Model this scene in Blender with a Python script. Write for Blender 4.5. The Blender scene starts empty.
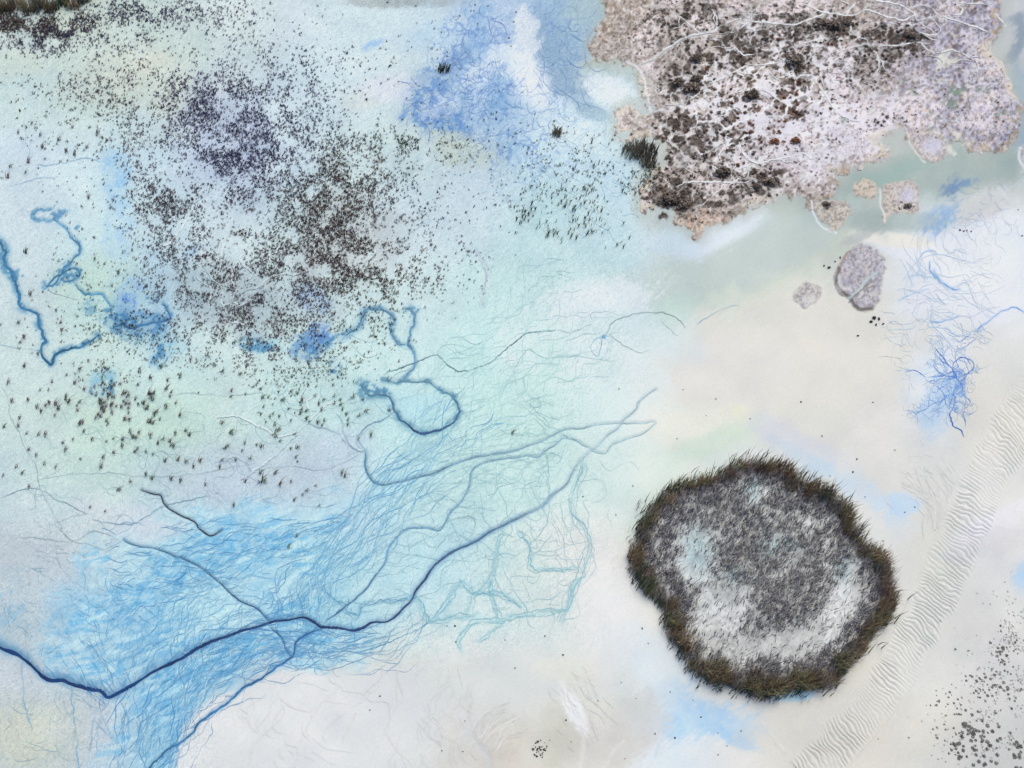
import bpy, math, random
import numpy as np

# ------------------------------------------------------------------ camera, sky, sun, exposure
scene = bpy.context.scene
COL = scene.collection
CAM_H, DEP, HFOV = 60.0, math.radians(55.0), math.radians(50.0)
cam_data = bpy.data.cameras.new("camera")
cam_data.sensor_width = 36.0
cam_data.lens = 18.0 / math.tan(HFOV / 2)
cam_data.clip_end = 20000.0
cam = bpy.data.objects.new("camera", cam_data)
COL.objects.link(cam)
cam.location = (0, 0, CAM_H)
cam.rotation_euler = (math.pi / 2 - DEP, 0, 0)
scene.camera = cam

SUN_EL, SUN_AZ = math.radians(58.0), math.radians(35.0)   # azimuth clockwise from +Y (far side, to the right)
world = bpy.data.worlds.new("World")
scene.world = world
world.use_nodes = True
wn = world.node_tree.nodes
sky = wn.new("ShaderNodeTexSky")
sky.sky_type = 'NISHITA'
sky.sun_disc = False
sky.sun_elevation = SUN_EL
sky.sun_rotation = SUN_AZ
sky.air_density = 1.0
sky.dust_density = 4.0
sky.ozone_density = 0.6
wn["Background"].inputs[1].default_value = 0.14
world.node_tree.links.new(sky.outputs[0], wn["Background"].inputs[0])

sun_data = bpy.data.lights.new("sun", 'SUN')
sun_data.energy = 1.0
sun_data.angle = math.radians(32.0)
sun_data.color = (0.95, 0.955, 0.71)
sun = bpy.data.objects.new("sun", sun_data)
COL.objects.link(sun)
sun.location = (30, 60, 80)
sun.rotation_euler = (math.pi / 2 - SUN_EL, 0, math.pi - SUN_AZ)
scene.view_settings.view_transform = 'Standard'
scene.view_settings.look = 'None'
scene.view_settings.gamma = 1.0
scene.view_settings.exposure = 0.0

# ------------------------------------------------------------------ helpers: photo point -> ground point
F = 512.0 / math.tan(HFOV / 2)
SD, CD = math.sin(DEP), math.cos(DEP)
def ground_xy(u, v):
    x = (np.asarray(u, float) - 512.0) / F
    y = (384.0 - np.asarray(v, float)) / F
    dy = CD + y * SD
    dz = -SD + y * CD
    t = CAM_H / -dz
    return x * t, dy * t
def metres_per_px(v):
    y = (384.0 - v) / F
    return CAM_H / (SD - y * CD) / F

RS = np.random.RandomState(7)
random.seed(7)

# ------------------------------------------------------------------ numpy noise on the ground sheet
STEP, MARGIN = 0.96, 40.0
us = np.arange(-MARGIN, 1024 + MARGIN, STEP)
vs = np.arange(-MARGIN, 768 + MARGIN, STEP)
NW, NH = len(us), len(vs)
U, V = np.meshgrid(us.astype(np.float32), vs.astype(np.float32))
_tab = np.random.RandomState(3).rand(512, 512).astype(np.float32)
def vnoise(x, y, seed):
    xi = np.floor(x).astype(np.int32); yi = np.floor(y).astype(np.int32)
    fx = x - xi; fy = y - yi
    fx = fx * fx * (3 - 2 * fx); fy = fy * fy * (3 - 2 * fy)
    ox, oy = (seed * 37) % 512, (seed * 91) % 512
    x0 = (xi + ox) & 511; x1 = (xi + 1 + ox) & 511
    y0 = (yi + oy) & 511; y1 = (yi + 1 + oy) & 511
    a = _tab[y0, x0] * (1 - fx) + _tab[y0, x1] * fx
    b = _tab[y1, x0] * (1 - fx) + _tab[y1, x1] * fx
    return a * (1 - fy) + b * fy
def fbm(x, y, scale, seed, octs=4, rot=0.0, stretch=1.0, gain=0.5):
    c, s = math.cos(rot), math.sin(rot)
    xr = (x * c + y * s) / (scale * stretch); yr = (-x * s + y * c) / scale
    tot = 0; amp = 1.0; nrm = 0
    for k in range(octs):
        tot = tot + amp * vnoise(xr * 2 ** k + 13.7 * k, yr * 2 ** k + 7.3 * k, seed + k)
        nrm += amp; amp *= gain
    return tot / nrm
def sstep(a, b, x):
    t = np.clip((x - a) / (b - a), 0, 1)
    return t * t * (3 - 2 * t)
def lin(c):
    c = np.asarray(c, np.float32) / 255.0
    return np.where(c <= 0.04045, c / 12.92, ((c + 0.055) / 1.055) ** 2.4)

# shared noise fields
NA = fbm(U, V, 90, 11, 5)
NB = fbm(U, V, 90, 43, 5)
NC = fbm(U, V, 28, 71, 4)
ND = fbm(U, V, 28, 97, 4)
NE = fbm(U, V, 7, 131, 3)
NF = fbm(U, V, 3.0, 151, 2)
HATCH = fbm(U, V, 2.2, 171, 3, rot=math.radians(-42), stretch=4.0)
WARPU = U + (NA - 0.5) * 70 + (NC - 0.5) * 26 + (NE - 0.5) * 7
WARPV = V + (NB - 0.5) * 70 + (ND - 0.5) * 26 + (NF - 0.5) * 5

# ------------------------------------------------------------------ sediment colours (sRGB, mixed on the sheet)
W = (226, 225, 221)
LAT = [
 [(200,215,215),(205,218,212),(206,222,218),(212,226,228),(212,226,236),(212,230,238),(205,225,236),(196,214,238),(160,188,218),(185,202,208),(190,182,178),(190,184,182),(195,190,188),(190,184,184),(196,190,196),(198,200,208)],
 [(205,225,228),(208,225,222),(210,222,216),(206,222,232),(212,230,240),(214,230,238),(212,226,232),(180,205,234),(208,224,242),(205,225,234),(200,190,190),(196,188,184),(196,188,188),(200,194,202),(196,192,206),(176,188,196)],
 [(205,222,235),(205,228,238),(200,222,235),(205,222,238),(208,226,238),(210,228,234),(200,220,226),(198,216,230),(200,224,240),(196,222,236),(195,188,188),(196,188,190),(205,198,208),(190,198,194),(178,192,190),(192,202,208)],
 [(206,222,232),(206,230,236),(198,220,232),(206,222,232),(206,226,232),(208,228,234),(212,228,238),(205,224,234),(190,220,228),(195,220,230),(200,210,218),(206,220,228),(188,200,196),(190,198,192),(196,208,218),(220,228,238)],
 [(205,222,228),(192,222,222),(180,210,230),(200,220,226),(192,214,222),(205,228,232),(210,232,236),(206,234,236),(205,232,234),(200,224,226),(192,214,210),(204,216,208),(224,226,218),(222,222,218),(226,231,238),(230,234,242)],
 [(208,226,228),(206,230,228),(202,228,232),(206,228,230),(204,228,230),(205,232,234),(206,234,236),(206,238,238),(216,240,240),(216,232,236),(224,232,234),(228,228,224),(226,225,217),(226,225,220),(224,230,240),(226,226,226)],
 [(206,226,224),(206,231,222),(204,230,222),(204,226,226),(200,228,230),(198,228,232),(202,236,238),(208,239,237),(208,237,234),(214,234,234),(228,233,231),(226,229,218),(226,225,220),(226,224,222),(226,228,232),(222,220,216)],
 [(200,220,226),(206,228,226),(198,220,228),(194,212,226),(190,208,224),(194,214,228),(196,228,234),(204,234,234),(210,236,235),(218,235,232),(224,236,230),(215,225,225),(228,233,238),(228,226,224),(222,222,220),(222,222,222)],
 [(198,208,218),(200,212,220),(160,208,230),(150,200,230),(166,211,233),(188,223,236),(198,228,234),(206,232,234),(218,235,233),(231,233,231),(226,226,224),(225,226,227),(225,226,228),(228,230,233),(220,220,216),(223,223,226)],
 [(190,206,216),(166,198,226),(140,195,230),(146,203,231),(164,212,236),(192,226,236),(204,230,236),(214,232,234),(221,232,232),(231,233,233),(229,229,229),(226,226,226),(226,226,226),(227,227,226),(221,221,219),(223,223,223)],
 [(202,212,222),(184,208,226),(140,186,222),(166,200,222),(222,226,230),(224,228,228),(226,230,228),(228,230,230),(226,228,228),(226,226,222),(226,233,239),(229,229,229),(225,223,221),(221,219,215),(222,222,220),(218,218,218)],
 [(196,206,206),(198,208,220),(160,200,226),(217,226,228),(221,223,227),(223,226,227),(225,229,228),(221,218,216),(215,213,207),(219,217,215),(218,229,240),(226,226,226),(219,217,211),(217,215,209),(215,215,213),(206,206,206)]]
LATA = np.array(LAT, np.float32)
LATA[:, :9] += np.array((-6, -4, -6), np.float32)
LATA[:, 9:] += np.array((-1, 0, -2), np.float32)
def sample_lattice(u, v):
    x = np.clip((u - 32) / 64.0, 0, 14.999); y = np.clip((v - 32) / 64.0, 0, 10.999)
    xi = x.astype(int); yi = y.astype(int); fx = (x - xi); fy = (y - yi)
    fx = (fx * fx * (3 - 2 * fx))[..., None]; fy = (fy * fy * (3 - 2 * fy))[..., None]
    return (LATA[yi, xi] * (1 - fx) + LATA[yi, xi + 1] * fx) * (1 - fy) + (LATA[yi + 1, xi] * (1 - fx) + LATA[yi + 1, xi + 1] * fx) * fy
TINT = sample_lattice(WARPU, WARPV).astype(np.float32)
HGT = ((fbm(U, V, 90, 11, 2) - 0.5) * 0.22 + (fbm(U, V, 40, 71, 1) - 0.5) * 0.04).astype(np.float32)
WET = np.zeros_like(HGT)

def put(mask, color, alpha=1.0, sl=None):
    t = TINT if sl is None else TINT[sl]
    m = np.clip(mask * alpha, 0, 1)[..., None]
    t += (np.array(color, np.float32) - t) * m
def box(u0, v0, u1, v1):
    i0 = int(np.clip((u0 + MARGIN) / STEP, 0, NW)); i1 = int(np.clip((u1 + MARGIN) / STEP + 1, 0, NW))
    j0 = int(np.clip((v0 + MARGIN) / STEP, 0, NH)); j1 = int(np.clip((v1 + MARGIN) / STEP + 1, 0, NH))
    return (slice(j0, j1), slice(i0, i1))
def blob(cu, cv, ru, rv, color, alpha=1.0, rot=0.0, soft=0.5, warp=0.6, tex=None, rag=0.6):
    R = max(ru, rv) * (1 + soft + warp) + 4
    sl = box(cu - R, cv - R, cu + R, cv + R)
    u = U[sl] - cu; v = V[sl] - cv
    c, s = math.cos(math.radians(rot)), math.sin(math.radians(rot))
    d = np.sqrt(((u * c + v * s) / ru) ** 2 + ((-u * s + v * c) / rv) ** 2)
    d = d + ((NC[sl] - 0.5) * 1.6 + (NE[sl] - 0.5) * 0.7) * warp
    m = 1 - sstep(1 - soft, 1 + soft, d)
    k = np.clip(m + 4 * m * (1 - m) * ((NE[sl] - 0.5) * 0.7 + (HATCH[sl] - 0.5) * 1.1 + (NF[sl] - 0.5) * 0.5), 0, 1)
    m = m * (1 - rag) + rag * sstep(0.15, 0.85, k)
    if tex is not None: m = m * tex[sl]
    put(m, color, alpha, sl)
    return sl, m
def smooth_line(pts, step=3.0):
    p = np.array(pts, float)
    if len(p) < 3:
        n = max(2, int(np.hypot(*(p[-1] - p[0])) / step) + 1)
        t = np.linspace(0, 1, n)[:, None]
        return p[0] * (1 - t) + p[-1] * t
    q = np.vstack([2 * p[0] - p[1], p, 2 * p[-1] - p[-2]])
    out = []
    for i in range(1, len(q) - 2):
        n = max(1, int(np.hypot(*(q[i + 1] - q[i])) / step))
        for k in range(n):
            t = k / n
            out.append(0.5 * (2 * q[i] + (q[i + 1] - q[i - 1]) * t + (2 * q[i - 1] - 5 * q[i] + 4 * q[i + 1] - q[i + 2]) * t * t
                              + (3 * q[i] - q[i - 1] - 3 * q[i + 1] + q[i + 2]) * t ** 3))
    out.append(p[-1])
    return np.array(out)
def jitter(p, amp, seed, scale=9.0):
    """wobble a line sideways with wavelengths of roughly 30, 11 and 5 px"""
    rs = np.random.RandomState(seed)
    d = np.r_[0, np.cumsum(np.hypot(*np.diff(p, axis=0).T))]
    o = np.zeros((len(p), 2))
    for wl, a in ((30.0, 0.8), (11.0, 0.6), (5.2, 0.42)):
        for k in range(2):
            n = int(d[-1] / wl * 2) + 3
            o[:, k] += np.interp(d, np.linspace(0, d[-1] + 1e-6, n), rs.randn(n)) * a
    return p + o * amp
def stroke_mask(pts, w0, w1=None, soft=1.0, jit=0.0, seed=0, step=3.0):
    """distance-based mask of a line whose half width goes w0 -> w1 (in px)"""
    w1 = w0 if w1 is None else w1
    p = smooth_line(pts, step)
    if jit: p = jitter(smooth_line(pts, 1.6), jit, seed)
    pad = max(w0, w1) * 3 + 3
    sl = box(p[:, 0].min() - pad, p[:, 1].min() - pad, p[:, 0].max() + pad, p[:, 1].max() + pad)
    u0 = us[sl[1]][0] if len(us[sl[1]]) else 0; v0 = vs[sl[0]][0] if len(vs[sl[0]]) else 0
    D = np.full(U[sl].shape, 9.0, np.float32)
    if D.size == 0: return sl, D
    n = len(p)
    for i in range(n - 1):
        a, b = p[i], p[i + 1]
        w = w0 + (w1 - w0) * i / max(1, n - 2)
        q = 3 * w + 2
        i0 = max(0, int((min(a[0], b[0]) - q - u0) / STEP)); i1 = min(D.shape[1], int((max(a[0], b[0]) + q - u0) / STEP) + 2)
        j0 = max(0, int((min(a[1], b[1]) - q - v0) / STEP)); j1 = min(D.shape[0], int((max(a[1], b[1]) + q - v0) / STEP) + 2)
        if i1 <= i0 or j1 <= j0: continue
        uu = U[sl][j0:j1, i0:i1] - a[0]; vv = V[sl][j0:j1, i0:i1] - a[1]
        ab = b - a; L = ab @ ab + 1e-9
        t = np.clip((uu * ab[0] + vv * ab[1]) / L, 0, 1)
        d = np.sqrt((uu - t * ab[0]) ** 2 + (vv - t * ab[1]) ** 2) / w
        np.minimum(D[j0:j1, i0:i1], d, out=D[j0:j1, i0:i1])
    return sl, np.exp(-(D ** 2) / soft)
def stroke(pts, w0, color, alpha=1.0, w1=None, soft=1.0, jit=0.0, seed=0, tex=None, carve=0.0):
    sl, m = stroke_mask(pts, w0, w1, soft, jit, seed)
    if m.size == 0: return
    if tex is not None: m = m * tex[sl]
    put(m, color, alpha, sl)
    if carve: HGT[sl] -= m * carve
    return sl, m
def poly_mask(pts, feather=3.0, warp=1.0, step=6.0):
    p = smooth_line(list(pts) + [pts[0]], step)
    pad = feather * 3 + 12
    sl = box(p[:, 0].min() - pad, p[:, 1].min() - pad, p[:, 0].max() + pad, p[:, 1].max() + pad)
    u = U[sl] + ((NC[sl] - 0.5) * 14 + (NE[sl] - 0.5) * 7 + (NF[sl] - 0.5) * 3) * warp
    v = V[sl] + ((ND[sl] - 0.5) * 14 + (NE[sl] - 0.5) * -6) * warp
    inside = np.zeros(u.shape, bool); dist = np.full(u.shape, 1e9, np.float32)
    for i in range(len(p) - 1):
        a, b = p[i], p[i + 1]
        if a[1] != b[1]:
            c = ((a[1] > v) != (b[1] > v)) & (u < (b[0] - a[0]) * (v - a[1]) / (b[1] - a[1]) + a[0])
            inside ^= c
        ab = b - a; L = ab @ ab + 1e-9
        t = np.clip(((u - a[0]) * ab[0] + (v - a[1]) * ab[1]) / L, 0, 1)
        np.minimum(dist, (u - a[0] - t * ab[0]) ** 2 + (v - a[1] - t * ab[1]) ** 2, out=dist)
    sd = np.sqrt(dist) * np.where(inside, 1, -1)
    return sl, sd, sstep(-feather, feather, sd)
PENDING, THREADS = [], []      # hair-thin water threads: collected here, built as ribbons once the relief is known
def flush_lines(color, alpha, k=1.0, hw=0.33, obj="rivulets"):
    for p, w in PENDING: THREADS.append((p, w * hw, color, alpha, obj))
    PENDING.clear()
def thread(pts, hw, color, alpha, jit=0.6, seed=0, obj="rivulets"):
    THREADS.append((jitter(smooth_line(pts, 1.5), jit, seed), hw, color, alpha, obj))
def bundle(guide, n, s0, s1, seed, tlen=(0.15, 0.6), wig=0.3, end=None):
    """n hair-thin rivulets that follow a guide line with their own wobble"""
    rs = np.random.RandomState(seed)
    p = smooth_line(guide, 2.0); m = len(p)
    tan = np.gradient(p, axis=0); tan /= np.linalg.norm(tan, axis=1)[:, None] + 1e-9
    nor = np.stack([-tan[:, 1], tan[:, 0]], 1)
    L = np.linalg.norm(np.diff(p, axis=0), axis=1).sum()
    for i in range(n):
        ln = rs.uniform(*tlen); t0 = rs.uniform(-0.1, 1 - ln * 0.6)
        t = np.linspace(max(0, t0), min(1, t0 + ln), max(8, int(L * ln / 1.6)))
        a = rs.uniform(-1, 1); s = t * L
        wob = sum(np.sin(s / wl + rs.rand() * 6.28) * am for wl, am in ((rs.uniform(18, 40), 1.0), (rs.uniform(6, 13), 0.28), (rs.uniform(2, 4.5), 0.08)))
        off = (a + wig * wob) * (s0 + (s1 - s0) * t)
        idx = t * (m - 1); k = np.clip(idx.astype(int), 0, m - 2); f = (idx - k)[:, None]
        q = p[k] * (1 - f) + p[k + 1] * f + (nor[k] * (1 - f) + nor[k + 1] * f) * off[:, None]
        PENDING.append((q, rs.uniform(0.5, 1.4)))
def wander(n, region, ang, spread, length, seed, curl=0.05, wt=0.5):
    """n free wandering scratch lines starting inside an ellipse region=(u,v,ru,rv)"""
    rs = np.random.RandomState(seed)
    r = np.sqrt(rs.rand(n)); th = rs.rand(n) * 6.28
    x = region[0] + r * np.cos(th) * region[2]; y = region[1] + r * np.sin(th) * region[3]
    a = np.radians(ang) + rs.randn(n) * spread
    da = np.zeros(n); ln = rs.uniform(0.3, 1, n) * length
    path = [np.stack([x, y], 1)]; w = wt * 2 * rs.uniform(0.5, 1.3, n)
    for k in range(int(length / 1.5)):
        da = da * 0.82 + rs.randn(n) * curl * 1.6
        a = a + da * 1.5
        x = x + np.cos(a) * 1.5; y = y + np.sin(a) * 1.5
        path.append(np.stack([x, y], 1))
    path = np.array(path)
    for i in range(n):
        PENDING.append((path[:max(4, int(ln[i] / 1.5)), i], w[i]))
def contour(scale, seed, level=0.5, width=0.02, warp=1.0):
    n = fbm(U + (NC - 0.5) * 12 * warp, V + (ND - 0.5) * 12 * warp, scale, seed, 3)
    return np.exp(-((n - level) / width) ** 2)

# ------------------------------------------------------------------ the flats: washes of colour
TXE = 0.3 + 0.7 * sstep(0.42, 0.56, NE * 0.5 + NF * 0.25 + HATCH * 0.25 + (NC - 0.5) * 0.4)
# right hand salt pan: creamy centre, cool patches
blob(800, 345, 120, 60, (228, 226, 218), 0.8, -10, 0.5, 0.5)
blob(735, 380, 60, 45, (229, 227, 222), 0.9, -40, 0.4, 0.7)
blob(700, 425, 55, 22, (233, 234, 222), 0.7, -5, 0.35, 0.6)
blob(745, 415, 18, 9, (238, 238, 208), 0.6, 20, 0.6, 0.6)
blob(720, 440, 45, 13, (205, 226, 210), 0.6, -25, 0.7, 0.7)
blob(790, 440, 55, 14, (214, 216, 230), 0.55, 28, 0.6, 0.6)
blob(860, 492, 60, 11, (205, 226, 244), 0.8, 32, 0.9, 1.3, 0.45 + 0.55 * TXE)
blob(905, 505, 16, 10, (196, 222, 246), 0.8, 10, 0.5, 0.9)
blob(812, 462, 40, 8, (200, 220, 232), 0.5, 30, 0.7, 0.7)
blob(770, 465, 30, 10, (236, 236, 240), 0.6, 20, 0.7, 0.6)
blob(690, 712, 50, 20, (176, 210, 240), 0.85, 12, 0.9, 1.3, 0.45 + 0.55 * TXE)
blob(715, 722, 40, 14, (176, 212, 243), 0.8, 15, 0.9, 1.3, 0.45 + 0.55 * TXE)
blob(672, 725, 12, 10, (150, 200, 240), 0.6, 60, 0.6, 0.9)
blob(735, 738, 30, 6, (160, 205, 243), 0.8, 25, 0.9, 1.3, 0.45 + 0.55 * TXE)
blob(795, 696, 22, 6, (180, 222, 248), 0.85, -3, 0.5, 0.8)
blob(640, 670, 30, 60, (216, 230, 238), 0.6, -25, 0.8, 0.6)
blob(1022, 578, 10, 18, (180, 215, 248), 0.8, 15, 0.9, 1.3, 0.45 + 0.55 * TXE)
blob(560, 668, 30, 12, (228, 230, 220), 0.6, 0, 0.8, 0.6)
blob(610, 690, 40, 25, (226, 226, 216), 0.5, 20, 0.8, 0.6)
blob(1000, 520, 50, 14, (228, 228, 236), 0.7, -30, 0.7, 0.8)
blob(990, 545, 40, 12, (208, 208, 212), 0.5, -10, 0.8, 0.9)
blob(975, 620, 40, 30, (214, 213, 212), 0.5, 10, 0.8, 0.9)
blob(985, 690, 45, 60, (212, 212, 212), 0.55, -20, 0.7, 0.9)
blob(900, 735, 70, 25, (217, 215, 206), 0.6, -25, 0.8, 0.7)
blob(800, 745, 60, 18, (219, 217, 210), 0.6, 10, 0.8, 0.7)
blob(640, 725, 25, 30, (206, 203, 200), 0.55, 15, 0.7, 0.6)
blob(615, 748, 30, 16, (205, 203, 198), 0.55, 0, 0.8, 0.6)
blob(560, 740, 20, 35, (205, 204, 192), 0.6, 5, 0.7, 0.6)
blob(510, 740, 30, 18, (212, 208, 198), 0.5, -20, 0.8, 0.6)
blob(500, 760, 25, 12, (206, 200, 192), 0.6, 0, 0.8, 0.6)
blob(575, 712, 8, 26, (236, 238, 240), 0.9, -28, 0.5, 0.5)
blob(610, 610, 25, 70, (233, 234, 234), 0.6, 5, 0.8, 0.6)
blob(350, 730, 110, 40, (226, 227, 229), 0.7, 0, 0.8, 0.5)
# milky sheets on the right
for (a, b, c, d, r) in ((960, 260, 60, 40, 20), (925, 300, 40, 14, -20), (985, 215, 40, 25, 10), (900, 245, 45, 10, 15), (990, 300, 30, 25, 0)):
    blob(a, b, c, d, (231, 234, 242), 0.75, r, 0.7, 0.9)
blob(890, 238, 40, 7, (232, 230, 222), 0.9, 8, 0.5, 0.8)
blob(860, 236, 22, 5, (178, 184, 186), 0.7, -25, 0.6, 0.8)
# grey-green creek between the marsh and the pan
for (a, b, c, d, r, k) in ((960, 175, 70, 22, -8, 0.9), (890, 172, 55, 13, -18, 0.85), (850, 215, 45, 14, 10, 0.6), (780, 240, 75, 20, -22, 0.8), (712, 272, 70, 20, -14, 0.8), (655, 285, 50, 22, 0, 0.5), (1003, 110, 12, 60, -4, 0.9), (900, 222, 50, 10, 0, 0.6), (770, 272, 50, 12, -25, 0.6)):
    blob(a, b, c, d, (162, 178, 176) if a > 820 else (190, 204, 201), k, r, 0.6, 0.7)
blob(905, 168, 40, 8, (152, 180, 174), 0.7, -20, 0.7, 0.8)
blob(775, 285, 26, 8, (210, 220, 204), 0.4, -30, 0.8, 0.6)
blob(985, 205, 40, 20, (190, 192, 190), 0.6, -10, 0.7, 0.8)
blob(952, 190, 13, 11, (104, 136, 176), 0.85, -25, 0.7, 1.4, TXE)
blob(965, 183, 14, 5, (110, 142, 182), 0.8, -20, 0.7, 1.4, TXE)
blob(942, 218, 18, 13, (140, 178, 216), 0.8, -50, 0.8, 1.4, TXE)
blob(1014, 40, 16, 26, (140, 156, 172), 0.9, 15, 0.4, 0.7)
blob(1000, 45, 14, 24, (204, 206, 206), 0.8, 25, 0.5, 0.7)
blob(1018, 100, 10, 40, (150, 172, 200), 0.8, 0, 0.6, 0.6)
# pale milky tongues and blue pool left of the marsh
blob(548, 45, 22, 45, (140, 170, 200), 0.65, -12, 0.8, 1.5, 0.5 + 0.5 * TXE)
blob(570, 30, 35, 25, (150, 182, 208), 0.7, -20, 0.6, 0.8)
blob(570, 85, 12, 32, (134, 166, 194), 0.7, -32, 0.8, 1.5, 0.5 + 0.5 * TXE)
blob(590, 112, 22, 8, (150, 180, 200), 0.6, 15, 0.6, 0.8)
blob(603, 75, 22, 14, (190, 206, 206), 0.6, -20, 0.7, 0.6)
blob(585, 10, 25, 14, (172, 196, 204), 0.7, -40, 0.6, 0.6)
blob(605, 62, 25, 4, (178, 192, 184), 0.6, -8, 0.6, 0.6)
blob(524, 30, 10, 45, (232, 238, 244), 0.75, 0, 0.9, 1.6)
blob(530, 80, 14, 30, (232, 240, 250), 0.8, -25, 0.6, 0.7)
blob(612, 92, 26, 14, (228, 240, 248), 0.85, 25, 0.5, 0.7)
blob(575, 135, 35, 18, (222, 238, 248), 0.6, 15, 0.7, 0.8)
blob(725, 232, 40, 12, (226, 234, 244), 0.7, -30, 0.6, 0.7)
blob(670, 245, 35, 10, (208, 220, 238), 0.6, 10, 0.7, 0.8)
blob(600, 250, 70, 25, (192, 220, 226), 0.6, -10, 0.8, 0.8)
blob(600, 298, 60, 20, (226, 236, 242), 0.8, -10, 0.7, 0.8)
blob(640, 330, 50, 18, (212, 228, 234), 0.6, 20, 0.8, 0.8)
# royal blue water among the upper centre mud
CR = NE * 0.5 + NF * 0.25 + HATCH * 0.25
tx = 0.25 + 0.75 * sstep(0.40, 0.56, CR + (NC - 0.5) * 0.5)
for (a, b, c, d, r, k) in ((425, 92, 16, 28, 55, 0.85), (455, 60, 26, 16, -35, 0.75), (435, 122, 24, 8, 10, 0.95), (455, 105, 22, 14, -20, 0.7), (478, 35, 18, 40, 8, 0.7), (462, 128, 12, 6, 20, 0.8), (500, 95, 14, 26, 0, 0.7), (490, 80, 16, 22, -20, 0.5), (478, 120, 30, 18, 0, 0.45), (505, 140, 22, 16, 0, 0.4), (515, 130, 22, 30, 0, 0.35)):
    blob(a, b, c, d, (124, 170, 212), k * 0.85, r, 0.85, 1.5, tx)
for (a, b, c, d) in ((480, 75, 18, 14), (440, 105, 20, 10), (505, 60, 14, 18)):
    blob(a, b, c, d, (222, 234, 248), 0.7, -30, 0.7, 1.1)
blob(455, 148, 35, 18, (192, 206, 196), 0.7, 15, 0.7, 0.9)
blob(362, 102, 20, 12, (206, 216, 216), 0.6, 0, 0.6, 0.7)
blob(390, 88, 25, 14, (222, 226, 240), 0.6, 0, 0.8, 0.7)
blob(372, 45, 12, 4, (150, 190, 234), 0.8, -25, 0.8, 1.4, TXE)
blob(385, 2, 60, 6, (150, 162, 166), 0.7, 0, 0.7, 0.5)
blob(440, 35, 40, 14, (176, 206, 230), 0.5, -10, 0.8, 0.8)
# yellow-green silts upper left
blob(125, 70, 45, 26, (208, 216, 206), 0.5, -15, 0.8, 0.8)
blob(150, 62, 18, 9, (214, 212, 198), 0.4, -20, 0.8, 0.8)
blob(25, 60, 35, 12, (205, 220, 208), 0.6, 0, 0.8, 0.8)
blob(90, 282, 35, 22, (192, 220, 208), 0.6, -20, 0.8, 0.8)
blob(200, 425, 40, 20, (200, 228, 214), 0.35, 10, 0.8, 0.8)
blob(60, 465, 40, 20, (200, 226, 214), 0.35, -20, 0.8, 0.8)
blob(20, 735, 30, 25, (212, 216, 200), 0.6, -40, 0.8, 0.8)
blob(50, 720, 20, 12, (206, 214, 204), 0.5, 20, 0.8, 0.8)
# lake blue pools of the left
txb = 0.3 + 0.7 * sstep(0.40, 0.55, CR + (ND - 0.5) * 0.4)
for (a, b, c, d, r, k, col) in ((128, 308, 14, 20, -10, 0.95, (98, 150, 222)), (140, 318, 24, 12, 5, 0.85, (82, 140, 190)), (120, 328, 22, 9, 20, 0.7, (86, 140, 178)), (135, 285, 10, 10, 0, 0.6, (150, 190, 236)), (88, 308, 10, 8, 0, 0.7, (84, 144, 176)), (160, 318, 14, 4, -20, 0.7, (84, 140, 188)),
        (120, 215, 14, 40, 10, 0.55, (158, 202, 240)), (115, 172, 14, 18, 0, 0.6, (150, 200, 240)), (318, 335, 12, 12, 0, 0.95, (88, 132, 210)), (312, 342, 26, 12, -10, 0.85, (92, 144, 196)), (310, 300, 18, 12, 20, 0.75, (142, 182, 236)), (345, 335, 18, 6, -20, 0.6, (110, 160, 196)), (265, 345, 22, 9, 0, 0.7, (130, 192, 222)), (160, 352, 10, 18, 20, 0.7, (120, 180, 216)), (104, 380, 12, 12, 0, 0.6, (130, 190, 220)), (172, 345, 18, 8, 0, 0.4, (150, 200, 226)), (195, 250, 16, 10, -30, 0.45, (140, 185, 226))):
    blob(a, b, c, d, col, k, r, 0.6, 1.0, txb)

for (a, b, c, d, r) in ((4, 258, 9, 5, 50), (10, 270, 12, 6, 30), (14, 280, 8, 5, 60), (62, 268, 14, 3.5, -35), (50, 283, 7, 3, 0), (70, 276, 8, 5, 0), (76, 230, 5, 9, 20), (60, 214, 9, 4, -20), (92, 300, 9, 6, 0), (85, 308, 6, 5, 0), (125, 320, 16, 6, 0), (165, 310, 4, 8, -20), (110, 315, 12, 8, 0), (150, 300, 10, 5, 0), (360, 318, 7, 12, 0), (340, 336, 16, 5, -20), (320, 345, 16, 6, 0), (412, 312, 7, 5, 0), (392, 326, 5, 8, 0), (366, 388, 6, 8, 0), (378, 392, 8, 4, 0), (158, 356, 6, 12, 10), (108, 388, 7, 9, 0), (102, 392, 8, 5, 0), (265, 348, 20, 5, 0), (250, 340, 10, 5, 0), (335, 365, 6, 8, 0)):
    blob(a, b, c, d, (72, 132, 176), 0.8, r, 0.7, 1.5, sstep(0.44, 0.56, CR))

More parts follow.
